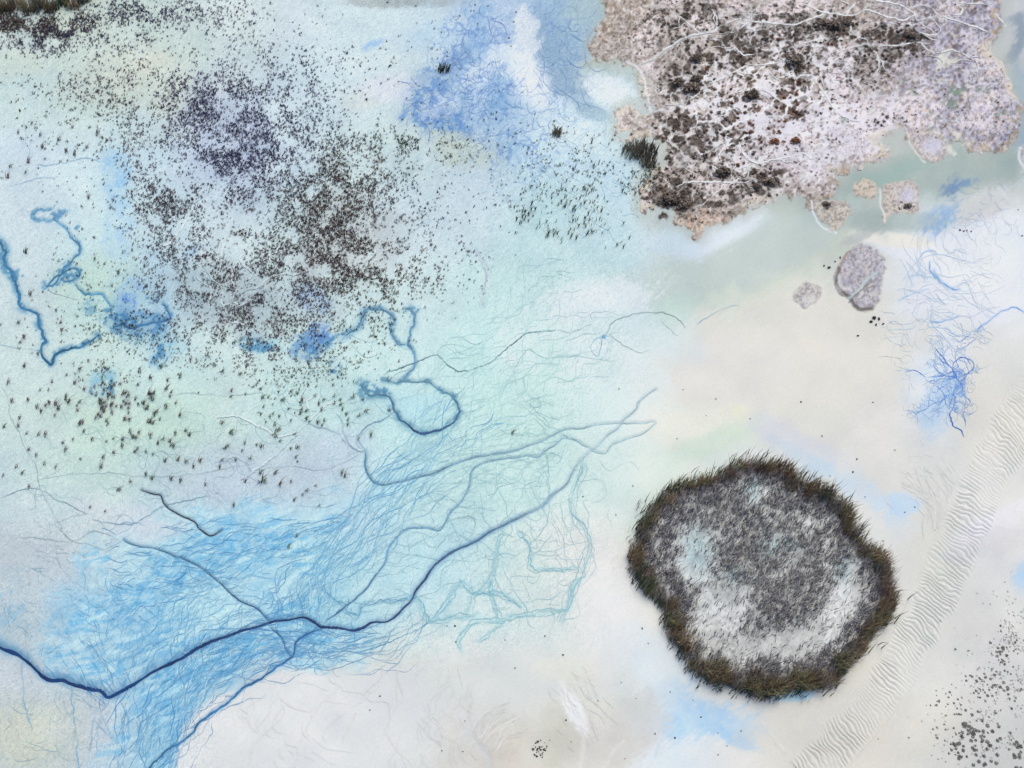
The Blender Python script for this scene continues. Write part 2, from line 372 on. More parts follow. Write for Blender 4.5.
# ------------------------------------------------------------------ blue delta fan, lower left
fan = [(92, 560), (112, 530), (150, 520), (200, 512), (250, 505), (310, 500), (350, 520), (330, 560), (330, 590), (345, 620), (370, 640), (335, 668), (290, 665), (240, 680), (205, 705), (182, 740), (170, 790), (95, 790), (115, 735), (112, 700), (90, 690), (60, 670), (50, 640), (68, 600)]
sl, sd, m = poly_mask(fan, 24, 2.6)
hat = sstep(0.36, 0.6, fbm(U[sl], V[sl], 3.0, 311, 3, rot=math.radians(-12), stretch=4.5))
put(m, (180, 222, 236), 0.5, sl)
put(m * hat * sstep(0.42, 0.6, NC[sl] + (NA[sl] - 0.5) * 0.4), (112, 184, 224), 0.75, sl)
for (a, b, c, d, r, k) in ((150, 590, 26, 16, -20, 0.85), (175, 570, 40, 16, 5, 0.6), (215, 552, 50, 14, 0, 0.7), (120, 600, 20, 20, 0, 0.6), (260, 540, 45, 16, -8, 0.6), (70, 620, 20, 22, 0, 0.55), (160, 720, 30, 30, -40, 0.75), (230, 650, 50, 20, -25, 0.7), (300, 645, 30, 16, 0, 0.7), (190, 685, 40, 18, -30, 0.8), (130, 640, 40, 18, 10, 0.6), (110, 668, 40, 14, 20, 0.5), (268, 600, 30, 16, 0, 0.4), (10, 612, 18, 26, 0, 0.6)):
    blob(a, b, c, d, (86, 164, 214), k * 0.65, r, 0.9, 1.5, 0.15 + 0.85 * sstep(0.42, 0.58, HATCH * 0.6 + NE * 0.4))
for (a, b, c, d, r, k) in ((165, 545, 40, 8, 15, 0.6), (215, 600, 40, 10, -10, 0.6), (240, 620, 50, 10, -25, 0.5), (130, 570, 14, 16, 0, 0.5), (180, 520, 40, 10, -10, 0.6), (300, 520, 30, 10, -20, 0.4), (300, 590, 20, 12, -20, 0.5), (200, 628, 40, 10, -20, 0.5)):
    blob(a, b, c, d, (196, 230, 240), k, r, 0.8, 1.2)
put(sstep(0.55, 0.75, fbm(U[sl], V[sl], 5, 331, 3, rot=math.radians(-25), stretch=3)) * m, (206, 238, 246), 0.55, sl)
WET[sl] = np.maximum(WET[sl], m * 0.8)
# clean edge of the white bank under the fan
bank = [(170, 790), (178, 745), (186, 722), (205, 706), (235, 690), (262, 674), (300, 670), (340, 676), (400, 668), (470, 660), (470, 790)]
sl, sd, m = poly_mask(bank, 4, 0.6)
m = m * (1 - sstep(360, 470, U[sl] + (NC[sl] - 0.5) * 60))
put(m, (224, 227, 228), 0.92, sl)
# cyan veil around centre channels
for (a, b, c, d, r, k) in ((420, 410, 30, 18, 0, 0.5), (380, 500, 30, 20, -35, 0.6), (410, 470, 40, 18, -40, 0.4), (345, 560, 30, 40, 30, 0.4), (330, 610, 40, 16, 0, 0.5), (440, 560, 60, 30, -30, 0.3)):
    blob(a, b, c, d, (176, 220, 236), k, r, 0.8, 0.8)
blob(260, 470, 80, 34, (192, 208, 220), 0.45, -10, 0.8, 0.8)
blob(120, 515, 40, 16, (212, 218, 228), 0.6, 10, 0.8, 0.8)
blob(160, 532, 26, 9, (208, 218, 226), 0.5, -10, 0.6, 0.8)

# hair rivulets
bundle([(480, 400), (440, 450), (400, 490), (360, 535), (320, 575), (300, 620)], 95, 34, 22, 1, wig=0.3)
flush_lines((92, 160, 204), 0.75, 1.1)
bundle([(330, 585), (300, 632), (240, 655), (185, 700), (150, 775)], 95, 44, 32, 2, (0.1, 0.4), 0.3)
bundle([(390, 640), (330, 648), (280, 640), (220, 665), (160, 720)], 62, 16, 30, 3, (0.15, 0.4), 0.3)
flush_lines((66, 128, 188), 0.7, 1.1)
bundle([(330, 590), (300, 632), (240, 655), (185, 695), (150, 775)], 90, 34, 32, 52, (0.05, 0.25), 0.35)
flush_lines((190, 226, 240), 0.7, 1.2)
bundle([(110, 575), (190, 560), (270, 535), (340, 515)], 130, 42, 24, 4, (0.05, 0.2), 0.25)
bundle([(230, 590), (190, 625), (160, 665), (140, 720), (130, 775)], 60, 50, 34, 5, (0.1, 0.35), 0.3)
bundle([(70, 640), (95, 670), (115, 700)], 40, 30, 22, 6, (0.2, 0.7), 0.3)
flush_lines((70, 138, 196), 0.75, 1.1)
bundle([(150, 640), (135, 590), (125, 560)], 40, 35, 40, 7, (0.1, 0.4), 0.4)
bundle([(280, 575), (215, 600), (180, 640), (150, 690)], 60, 30, 40, 8, (0.15, 0.4), 0.35)
flush_lines((96, 168, 214), 0.7, 1.0)
bundle([(120, 590), (200, 575), (290, 545)], 170, 44, 20, 9, (0.03, 0.15), 0.3)
wander(120, (170, 610, 80, 70), 150, 0.8, 20, 53, 0.08, 0.5)
flush_lines((218, 242, 248), 0.75, 1.2)
bundle([(590, 290), (520, 350), (470, 410), (420, 470)], 120, 64, 40, 10, (0.1, 0.4), 0.3)
bundle([(560, 440), (500, 450), (430, 480), (380, 500)], 60, 40, 30, 11, (0.1, 0.4), 0.3)
flush_lines((150, 202, 212), 0.5, 1.0)
bundle([(430, 520), (380, 560), (330, 600), (290, 610)], 60, 55, 34, 12, (0.1, 0.4), 0.4)
bundle([(560, 470), (520, 540), (480, 600)], 30, 60, 60, 13, (0.2, 0.5), 0.4)
flush_lines((128, 180, 200), 0.6, 0.9)
bundle([(430, 600), (400, 640), (340, 660)], 24, 26, 20, 14, (0.2, 0.6), 0.5)
wander(40, (310, 650, 50, 20), 190, 0.8, 40, 15, 0.05)
wander(60, (250, 610, 70, 50), 140, 0.7, 60, 16, 0.04)
flush_lines((78, 140, 192), 0.65, 1.0)
wander(150, (410, 450, 180, 120), 135, 0.5, 60, 17, 0.03, 0.3)
wander(70, (530, 520, 75, 90), 100, 1.0, 55, 18, 0.05, 0.32)
wander(60, (120, 470, 130, 70), 20, 0.5, 70, 19, 0.06, 0.35)
flush_lines((120, 164, 184), 0.65, 1.1)
wander(130, (60, 600, 60, 60), 45, 0.5, 22, 20, 0.03, 0.45)
wander(46, (45, 720, 50, 50), 85, 0.5, 40, 21, 0.035, 0.35)
flush_lines((104, 160, 192), 0.6, 0.9)
for (pts, c) in (([(70, 680), (74, 720), (80, 768)], 0), ([(98, 690), (92, 730), (88, 768)], 0), ([(90, 690), (108, 730), (122, 768)], 0), ([(22, 665), (24, 700), (32, 730)], 0), ([(95, 720), (118, 742), (140, 752)], 0), ([(120, 700), (128, 730), (118, 768)], 0)):
    thread(pts, 0.7, (110, 170, 212), 0.75, 0.8, int(pts[0][0]))

wander(90, (440, 105, 35, 28), 160, 0.7, 26, 61, 0.05, 0.5)
wander(70, (475, 55, 26, 55), 95, 0.6, 30, 62, 0.04, 0.45)
wander(90, (500, 105, 40, 50), 130, 0.9, 28, 63, 0.05, 0.35)
wander(60, (560, 60, 30, 60), 70, 0.6, 40, 64, 0.03, 0.3)
flush_lines((92, 132, 196), 0.7, 1.0, 0.36)
wander(50, (590, 170, 50, 60), 60, 0.6, 40, 65, 0.06, 0.35)
flush_lines((128, 174, 210), 0.6, 1.0, 0.36)
blob(432, 92, 26, 14, (112, 154, 208), 0.75, -35, 0.8, 1.6, tx)
blob(440, 122, 30, 8, (104, 150, 212), 0.85, 8, 0.7, 1.8, tx)
blob(452, 62, 22, 9, (118, 150, 192), 0.7, -25, 0.8, 1.4, tx)
# squiggles of the upper centre mud and of the right hand seeps
reg = np.zeros_like(NA)
for (a, b, c, d) in ((470, 60, 55, 75), (520, 110, 60, 80), (560, 55, 40, 60), (450, 115, 40, 25)):
    reg = np.maximum(reg, np.exp(-(((U - a) / c) ** 2 + ((V - b) / d) ** 2) ** 2))
cl = np.maximum(contour(26, 401, 0.5, 0.010), contour(17, 421, 0.47, 0.013)) * sstep(0.35, 0.5, NA + (NC - 0.5))
put(cl * reg, (100, 138, 196), 0.6)
put(contour(11, 441, 0.5, 0.03) * reg * sstep(0.45, 0.6, NC), (110, 148, 208), 0.55)
reg = np.zeros_like(NA)
for (a, b, c, d) in ((945, 250, 40, 40), (940, 310, 45, 45), (960, 215, 30, 30), (940, 380, 45, 40)):
    reg = np.maximum(reg, np.exp(-(((U - a) / c) ** 2 + ((V - b) / d) ** 2) ** 2))
bundle([(905, 305), (930, 290), (960, 300), (1000, 310)], 40, 30, 30, 30, (0.15, 0.5), 0.5)
bundle([(950, 190), (935, 220), (925, 250), (935, 280)], 46, 14, 22, 31, (0.2, 0.6), 0.5)
wander(70, (945, 330, 55, 45), 190, 0.7, 40, 32, 0.05, 0.3)
wander(70, (985, 230, 35, 50), 120, 0.8, 40, 33, 0.07, 0.3)
flush_lines((150, 190, 232), 0.5, 0.9)
for pts, w, c, k in (([(933, 272), (940, 282), (948, 287), (958, 290)], 2.0, (108, 158, 220), 0.9), ([(928, 262), (930, 272), (940, 281)], 1.0, (110, 165, 225), 0.8), ([(918, 260), (924, 252), (933, 250), (936, 256)], 0.9, (120, 170, 220), 0.7),
        ([(908, 275), (925, 276), (940, 282)], 3.5, (176, 206, 222), 0.7), ([(900, 300), (915, 294), (928, 290)], 0.9, (150, 195, 235), 0.7), ([(985, 325), (1000, 312), (1012, 308), (1024, 312)], 1.1, (100, 155, 230), 0.85), ([(975, 332), (985, 325)], 1.2, (100, 155, 230), 0.8), ([(930, 322), (945, 321), (958, 316)], 1.0, (110, 165, 235), 0.8),
        ([(945, 328), (960, 335), (975, 330), (985, 328)], 0.8, (130, 175, 235), 0.7), ([(890, 330), (905, 329), (915, 326)], 0.8, (140, 195, 235), 0.6)):
    stroke(pts, w, c, k * 0.35, jit=0.8, seed=int(pts[0][0]))
    thread(pts, min(w, 1.2) * 0.5, c, k, 0.8, int(pts[0][0]))
# dendritic seep
rs = np.random.RandomState(5)
def twig(x, y, a, ln, w, depth):
    pts = [(x, y)]
    for k in range(5):
        a += rs.randn() * 0.28
        x += math.cos(a) * ln / 5; y += math.sin(a) * ln / 5; pts.append((x, y))
    thread(pts, w * 0.5, (78, 130, 214) if depth < 2 else (120, 172, 234), 0.85 if depth < 2 else 0.65, 0.5, int(abs(x) * 7) % 999)
    if depth < 3:
        for k in range(3):
            i = rs.randint(2, 6)
            twig(pts[i][0], pts[i][1], a + rs.choice((-1, 1)) * rs.uniform(0.4, 1.1), ln * rs.uniform(0.45, 0.7), w * 0.72, depth + 1)
for a, ln in ((-2.4, 34), (-1.9, 30), (-2.9, 40), (3.0, 34), (2.6, 26), (-0.9, 24), (1.4, 26), (1.9, 26), (-0.2, 16), (2.3, 30)):
    twig(958 + rs.randn() * 4, 378 + rs.randn() * 5, a, ln, 0.95, 0)
wander(80, (953, 385, 18, 28), 90, 1.6, 18, 54, 0.18, 0.5)
flush_lines((84, 136, 220), 0.75, 1.2)
blob(956, 384, 9, 12, (84, 136, 222), 0.6, 0, 0.8, 1.5, tx)
blob(938, 400, 22, 30, (176, 212, 246), 0.55, -20, 0.8, 1.2)
for pts in ([(953, 391), (955, 404), (950, 416), (952, 425), (960, 431), (963, 438)], [(955, 400), (963, 403), (973, 404), (977, 410), (968, 414), (963, 412), (965, 420), (964, 427)], [(952, 367), (960, 358), (970, 359), (975, 366), (972, 372), (962, 377)], [(958, 378), (950, 366), (943, 357), (934, 347)], [(928, 382), (943, 378), (958, 379)]):
    thread(pts, 0.6, (60, 104, 190), 0.9, 0.7, int(pts[0][1]))

# ------------------------------------------------------------------ animal tracks and faint lines (px polylines)
GREY = (150, 174, 184)
tracks = [
 ([(0, 385), (7, 399), (10, 416), (19, 436), (30, 456), (37, 471), (41, 489), (57, 520), (62, 531)], 1.0, GREY, 0.6),
 ([(0, 498), (15, 493), (27, 490), (41, 490), (57, 499), (75, 508), (89, 514)], 1.1, (130, 160, 176), 0.7),
 ([(54, 523), (75, 516), (89, 514)], 0.9, (130, 160, 176), 0.6),
 ([(90, 519), (107, 521), (132, 524), (145, 518), (165, 506), (190, 501), (212, 496)], 1.1, (120, 160, 182), 0.7),
 ([(57, 526), (72, 540), (87, 544), (106, 549)], 0.9, (130, 156, 172), 0.7),
 ([(20, 538), (45, 539), (62, 541), (75, 540), (95, 531), (112, 534)], 0.9, (140, 165, 180), 0.6),
 ([(40, 480), (70, 474), (100, 473), (150, 476), (200, 474), (256, 462)], 0.8, (160, 186, 198), 0.6),
 ([(162, 396), (195, 393), (235, 396), (262, 392)], 1.0, (140, 172, 180), 0.6),
 ([(90, 424), (85, 440), (70, 462), (40, 480)], 0.8, (160, 190, 192), 0.5),
 ([(281, 409), (298, 416), (313, 425), (328, 429), (338, 433), (347, 443), (357, 451), (364, 452)], 1.5, (136, 158, 184), 0.8),
 ([(336, 413), (343, 424), (345, 436), (351, 446), (362, 453)], 1.4, (140, 162, 186), 0.75),
 ([(281, 398), (290, 408), (310, 412), (330, 408), (360, 402)], 0.9, (150, 178, 192), 0.6),
 ([(365, 451), (358, 440), (360, 433), (368, 426), (381, 421), (392, 415), (398, 410)], 1.3, (120, 150, 180), 0.8),
 ([(256, 470), (290, 466), (320, 470), (345, 462), (362, 453)], 0.8, (160, 180, 200), 0.6),
 ([(383, 374), (396, 369), (411, 364), (431, 357), (441, 358), (448, 366), (461, 372), (473, 369), (488, 364), (501, 354), (512, 345), (524, 336), (537, 332), (557, 331)], 1.1, (100, 138, 150), 0.85),
 ([(557, 331), (572, 333), (585, 327), (592, 324)], 0.8, (150, 180, 190), 0.6),
 ([(602, 337), (608, 332), (617, 319), (637, 314), (652, 312), (667, 312), (677, 319), (687, 329)], 0.9, (150, 172, 178), 0.75),
 ([(593, 322), (592, 314), (610, 312), (628, 315)], 0.7, (160, 185, 190), 0.6),
 ([(608, 333), (622, 345), (640, 352), (650, 349)], 0.7, (160, 186, 190), 0.6),
 ([(696, 324), (710, 316), (724, 309), (738, 306)], 1.0, (140, 180, 204), 0.7),
 ([(660, 322), (672, 330), (680, 338)], 0.7, (170, 190, 190), 0.6),
 ([(512, 378), (517, 365), (530, 349), (545, 358), (580, 356)], 0.8, (150, 200, 206), 0.7),
 ([(512, 398), (530, 412), (548, 426), (560, 430)], 0.7, (150, 180, 186), 0.6),
 ([(516, 392), (533, 408), (550, 424)], 0.6, (150, 180, 186), 0.6),
 ([(408, 218), (421, 220), (430, 220), (420, 227), (410, 232)], 0.9, (160, 184, 206), 0.7),
 ([(475, 250), (484, 262), (488, 275), (484, 292), (482, 310)], 2.2, (196, 204, 220), 0.6),
 ([(0, 345), (20, 349), (40, 350)], 0.9, (140, 180, 200), 0.6),
 ([(45, 290), (60, 295), (80, 300)], 0.5, (140, 150, 165), 0.7),
 ([(0, 190), (30, 181), (60, 177)], 0.9, (140, 180, 218), 0.7),
 ([(36, 165), (60, 164), (85, 158), (100, 162)], 0.9, (150, 195, 226), 0.7),
 ([(30, 160), (24, 120), (30, 100)], 0.7, (170, 205, 226), 0.6),
 # the braided net right of the big channel
 ([(408, 597), (418, 600), (423, 613), (428, 622), (438, 621), (456, 617), (473, 616)], 2.0, (128, 190, 208), 0.8),
 ([(434, 620), (446, 603), (456, 587), (462, 582), (471, 593), (483, 593), (496, 593), (512, 600), (522, 606)], 2.0, (122, 186, 208), 0.8),
 ([(466, 617), (473, 598), (481, 590), (491, 578), (496, 560), (498, 540), (506, 531)], 2.2, (150, 204, 216), 0.75),
 ([(461, 650), (458, 641), (466, 630), (476, 622), (491, 620), (501, 621), (512, 617), (537, 613), (559, 611), (567, 608), (572, 591), (581, 577)], 2.2, (146, 206, 218), 0.8),
 ([(492, 581), (493, 598), (498, 613), (500, 621)], 2.0, (132, 196, 214), 0.75),
 ([(478, 642), (491, 633), (503, 623)], 2.2, (150, 206, 218), 0.7),
 ([(428, 622), (416, 631), (403, 636), (391, 642), (376, 646), (363, 651), (351, 652), (326, 646), (301, 642)], 1.1, (92, 158, 196), 0.8),
 ([(358, 648), (371, 640), (391, 637), (406, 630), (421, 623)], 1.0, (104, 166, 200), 0.8),
 ([(303, 625), (302, 603), (308, 593), (321, 586), (331, 597), (346, 605), (347, 612), (358, 615), (361, 607), (381, 602), (396, 600), (408, 597)], 1.6, (88, 150, 188), 0.8),
 ([(584, 461), (582, 474), (573, 494), (573, 514), (584, 529), (588, 544), (584, 564), (581, 575), (572, 592), (560, 622)], 2.8, (160, 204, 214), 0.7),
 ([(548, 456), (549, 484), (549, 509), (546, 526), (532, 544), (512, 559)], 0.9, (140, 186, 200), 0.75),
 ([(561, 494), (562, 519), (567, 534), (559, 546), (567, 559), (577, 570)], 1.0, (140, 190, 204), 0.75),
 ([(517, 531), (529, 544), (531, 561), (534, 571), (550, 570), (562, 570), (576, 569)], 1.7, (146, 200, 216), 0.8),
 ([(481, 494), (483, 516), (493, 528)], 1.2, (150, 196, 206), 0.6),
 ([(500, 540), (494, 558), (496, 574)], 1.2, (150, 196, 210), 0.6),
 ([(437, 529), (450, 520), (470, 516), (476, 524), (474, 530)], 1.2, (150, 186, 196), 0.6),
 ([(430, 560), (440, 543), (455, 532), (466, 540)], 0.8, (150, 196, 206), 0.6),
 ([(560, 432), (572, 438), (584, 446)], 1.0, (140, 182, 192), 0.7),
 ([(590, 470), (600, 480), (605, 495), (590, 505)], 0.7, (170, 206, 212), 0.6),
 ([(600, 460), (610, 470), (630, 462), (640, 470)], 0.6, (180, 210, 214), 0.6),
 ([(293, 652), (297, 655), (301, 661), (299, 668), (293, 664), (290, 658)], 0.9, (72, 138, 196), 0.85),
 ([(300, 670), (320, 664), (335, 668), (338, 655)], 0.9, (90, 156, 204), 0.7),
 ([(512, 588), (525, 604), (528, 612)], 1.0, (130, 196, 216), 0.7),
]
for i, (pts, w, c, k) in enumerate(tracks):
    wide = w >= 1.6
    if wide:   # two darker margins with a paler bed
        stroke(pts, w * 1.1, c, k * 0.45, jit=1.5, seed=i)
        sp = smooth_line(pts, 1.5); tn = np.gradient(sp, axis=0); tn /= np.linalg.norm(tn, axis=1)[:, None] + 1e-9
        for sgn in (-1, 1, 0):
            off = sp + np.stack([-tn[:, 1], tn[:, 0]], 1) * sgn * w * 0.95
            THREADS.append((jitter(off, 1.3, i * 3 + sgn + 1), 0.38, tuple(x - 18 for x in c), 0.75, "rivulets"))
    else:
        thread(pts, w * 0.55, tuple(x - 14 for x in c), k, 0.7, i, "mud_tracks")
# blue star seep
for pts in ([(602, 337), (594, 341), (591, 349), (598, 357), (601, 348), (602, 338)], [(604, 336), (609, 337), (613, 342), (606, 340), (603, 338)]):
    thread(pts, 0.5, (92, 148, 190), 0.9, 0.4, 3)
blob(603, 337, 3.2, 2.2, (84, 150, 206), 0.8, -20, 0.7, 1.2)
# pale veins inside the left tuft field
PALE = (226, 232, 238)
for i, pts in enumerate(([(200, 247), (202, 264), (212, 279), (220, 287), (222, 304), (232, 302), (245, 292), (258, 288), (272, 277), (306, 272)], [(195, 277), (206, 284), (212, 292), (208, 310)], [(222, 242), (222, 260), (217, 277)], [(232, 302), (240, 306), (250, 300), (252, 292)], [(238, 262), (232, 275), (235, 288), (232, 302)], [(246, 252), (240, 262), (252, 274), (244, 283)],
        [(222, 304), (226, 318), (220, 330)], [(160, 250), (172, 240), (186, 222), (196, 200)], [(228, 320), (250, 325), (262, 332)], [(262, 262), (270, 256), (285, 250)], [(256, 425), (268, 430), (278, 436), (293, 433), (306, 424), (321, 409), (335, 400)], [(215, 418), (235, 416), (250, 422), (262, 430)], [(310, 415), (308, 400), (318, 396)], [(240, 480), (256, 470), (275, 455), (300, 430)])):
    thread(pts, 0.75, (232, 238, 243), 0.9, 0.7, i, "salt_veins")
blob(245, 300, 70, 34, (176, 192, 200), 0.6, 10, 0.7, 0.8)
blob(190, 290, 26, 16, (170, 196, 206), 0.5, 0, 0.7, 0.8)
blob(345, 245, 45, 45, (184, 190, 194), 0.55, 0, 0.8, 0.8)
blob(220, 135, 55, 50, (174, 188, 214), 0.55, 0, 0.8, 0.8)

# ------------------------------------------------------------------ salt marsh, upper right
marsh_outline = [(597, -90), (600, 8), (600, 28), (592, 42), (588, 52), (600, 62), (622, 62), (637, 70), (645, 80), (645, 92), (650, 108), (644, 116), (630, 104), (622, 108), (622, 128), (640, 138), (652, 140), (664, 148), (662, 166), (648, 182), (644, 200), (662, 214), (684, 226), (696, 240), (708, 226), (740, 210), (766, 202), (800, 198), (808, 206), (822, 196), (836, 180), (832, 168), (848, 168), (882, 160), (888, 148), (880, 140), (898, 132), (906, 140), (912, 146), (930, 140), (946, 140), (955, 140), (966, 150), (975, 156), (1000, 150), (1016, 130), (1020, 100), (1008, 60), (992, 44), (998, 20), (1004, -90)]
ms, msd, mm = poly_mask(marsh_outline, 7.0, 1.4)
mm = sstep(0.25, 0.75, mm + 4 * mm * (1 - mm) * ((NE[ms] - 0.5) * 0.9 + (NF[ms] - 0.5) * 0.5))
put(sstep(-16, -1, msd + (NC[ms] - 0.5) * 14) * 0.6, (176, 186, 180), 0.9, ms)
mu, mv = U[ms], V[ms]
right = sstep(830, 930, mu + (NC[ms] - 0.5) * 80)
pink = sstep(0.5, 0.66, NC[ms] + (NA[ms] - 0.5) * 0.4)
base = np.zeros(mu.shape + (3,), np.float32) + np.array((176, 166, 162), np.float32)
def mixin(arr, m, col): arr += (np.array(col, np.float32) - arr) * m[..., None]
mixin(base, right * 0.85, (176, 172, 190))
mixin(base, pink * 0.8, (216, 202, 206))
mixin(base, np.exp(-(((mu - 780) / 60) ** 2 + ((mv - 130) / 45) ** 2)) * 0.6, (226, 214, 222))
mixin(base, np.exp(-(((mu - 830) / 50) ** 2 + ((mv - 140) / 40) ** 2)) * 0.6, (218, 214, 230))
mixin(base, sstep(0.55, 0.7, ND[ms]) * 0.5 * (1 - right), (184, 168, 154))
mixin(base, np.exp(-(((mu - 700) / 22) ** 2 + ((mv - 222) / 12) ** 2)) * 0.8, (206, 174, 154))
mixin(base, sstep(0.55, 0.68, NE[ms]) * right * 0.6, (206, 186, 176))
mixin(base, sstep(0.58, 0.7, fbm(mu, mv, 4, 511, 2)) * right * 0.7, (150, 146, 170))
mixin(base, sstep(0.5, 0.65, NF[ms]) * 0.6, (132, 122, 118))
mixin(base, sstep(0.6, 0.75, fbm(mu, mv, 2.2, 517, 2)) * 0.6, (112, 102, 100))
for (a, b, c, d) in ((690, 84, 26, 16), (675, 198, 24, 20), (700, 138, 36, 24), (722, 173, 16, 8), (764, 184, 18, 10), (830, 26, 24, 11), (795, 63, 16, 9), (906, 37, 10, 7), (792, 98, 12, 18)):
    mixin(base, np.exp(-(((mu - a) / c) ** 2 + ((mv - b) / d) ** 2) ** 1.5) * sstep(0.35, 0.55, NE[ms]) * 0.75, (96, 86, 80))
mixin(base, sstep(0.56, 0.75, fbm(mu, mv, 2.6, 521, 2)) * 0.5, (228, 222, 226))
mean_ = base.mean((0, 1)); base = mean_ + (base - mean_) * np.array((1.35, 1.35, 1.35), np.float32) - 4 * right[..., None]
mixin(base, np.exp(-((msd - 3.5) / 4.0) ** 2) * sstep(800, 850, mu) * sstep(0.42, 0.56, NE[ms] + (NF[ms] - 0.5) * 0.5) * 0.85, (202, 184, 160))
mixin(base, np.exp(-((msd - 1.0) / 3.0) ** 2) * sstep(0.5, 0.6, NF[ms]) * 0.6, (140, 130, 112))
# salt crust net between the plant cushions (cell edges)
def cells(x, y, s, seed):
    x = x / s; y = y / s
    xi = np.floor(x).astype(int); yi = np.floor(y).astype(int)
    d1 = np.full(x.shape, 9.0); d2 = np.full(x.shape, 9.0)
    for dx in (-1, 0, 1):
        for dy in (-1, 0, 1):
            a = (xi + dx + seed * 17) & 511; b = (yi + dy + seed * 53) & 511
            d = np.hypot(xi + dx + _tab[b, a] - x, yi + dy + _tab[a, b] - y)
            d2 = np.where(d < d1, d1, np.minimum(d2, d)); d1 = np.minimum(d1, d)
    return d2 - d1
wu = mu + (NE[ms] - 0.5) * 12 + (NF[ms] - 0.5) * 5; wv = (mv + (fbm(mu, mv, 6, 531, 2) - 0.5) * 10) * 1.25
c1_, c2_ = cells(wu, wv, 11, 2), cells(wu, wv, 26, 4)
c0_ = cells(wu * 1.0 + 40, wv, 5.5, 6)
mixin(base, (1 - sstep(0.08, 0.22, c0_)) * right * sstep(0.35, 0.55, NC[ms]) * 0.7, (222, 220, 230))
e1 = 1 - sstep(0.09, 0.20, c1_); e2 = 1 - sstep(0.05, 0.11, c2_)
matd = np.zeros_like(mu)
for (a, b, c, d, k) in ((690, 82, 30, 18, 1), (675, 196, 30, 24, 1), (700, 138, 46, 32, 0.95), (735, 120, 40, 30, 0.6), (722, 173, 24, 12, 0.9), (762, 180, 26, 14, 0.9), (830, 26, 30, 14, 1), (795, 63, 26, 14, 0.9), (906, 37, 20, 12, 0.9), (792, 98, 18, 22, 0.8), (735, 50, 50, 30, 0.75), (780, 30, 50, 26, 0.8), (880, 42, 40, 20, 0.7), (690, 25, 50, 24, 0.6), (850, 60, 40, 24, 0.55), (720, 200, 30, 14, 0.5)):
    matd = np.maximum(matd, k * np.exp(-(((mu - a) / c) ** 2 + ((mv - b) / d) ** 2) ** 1.3))
mat = sstep(0.46, 0.54, fbm(mu, mv, 5.5, 611, 4) - 0.14 + matd * 0.28) * sstep(0.05, 0.3, matd)
mixin(base, mat * 0.9, (88, 80, 75))
mixin(base, mat * sstep(0.48, 0.58, NF[ms]) * 0.8, (48, 43, 40))
rustm = np.exp(-(((mu - 780) / 45) ** 2 + ((mv - 115) / 35) ** 2)) + np.exp(-(((mu - 735) / 40) ** 2 + ((mv - 85) / 25) ** 2)) * 0.6
mixin(base, mat * np.clip(rustm, 0, 1) * sstep(0.48, 0.6, NE[ms]) * 0.7, (124, 88, 70))
heart = np.exp(-(((mu - 765) / 105) ** 2 + ((mv - 105) / 75) ** 2) ** 1.5)
mixin(base, np.clip(e1 * (0.35 + 0.7 * heart) * sstep(0.34, 0.5, NC[ms]), 0, 1) * 0.9, (232, 233, 240))
mixin(base, np.clip(e2 * (0.3 + 0.8 * heart), 0, 1) * sstep(0.3, 0.45, ND[ms]), (238, 240, 244))
mixin(base, sstep(0.46, 0.58, fbm(mu, mv, 13, 541, 3) + (NF[ms] - 0.5) * 0.5) * heart * (1 - 0.75 * mat) * 0.85, (230, 228, 236))
mixin(base, sstep(0.5, 0.62, fbm(mu, mv, 7, 547, 3)) * np.exp(-(((mu - 840) / 70) ** 2 + ((mv - 120) / 40) ** 2)) * 0.8, (226, 224, 236))
mixin(base, (np.exp(-((msd - 3.0) / 2.2) ** 2)) * sstep(0.45, 0.65, NC[ms]) * 0.8, (214, 206, 190))
VEIN = np.zeros_like(NA); MAT = np.zeros_like(NA)
VEIN[ms] = np.maximum(e1 * heart * sstep(0.34, 0.5, NC[ms]), e2 * (0.3 + 0.8 * heart)); MAT[ms] = mat
t = TINT[ms]; t += (base - t) * mm[..., None]
WHT = (234, 235, 236)
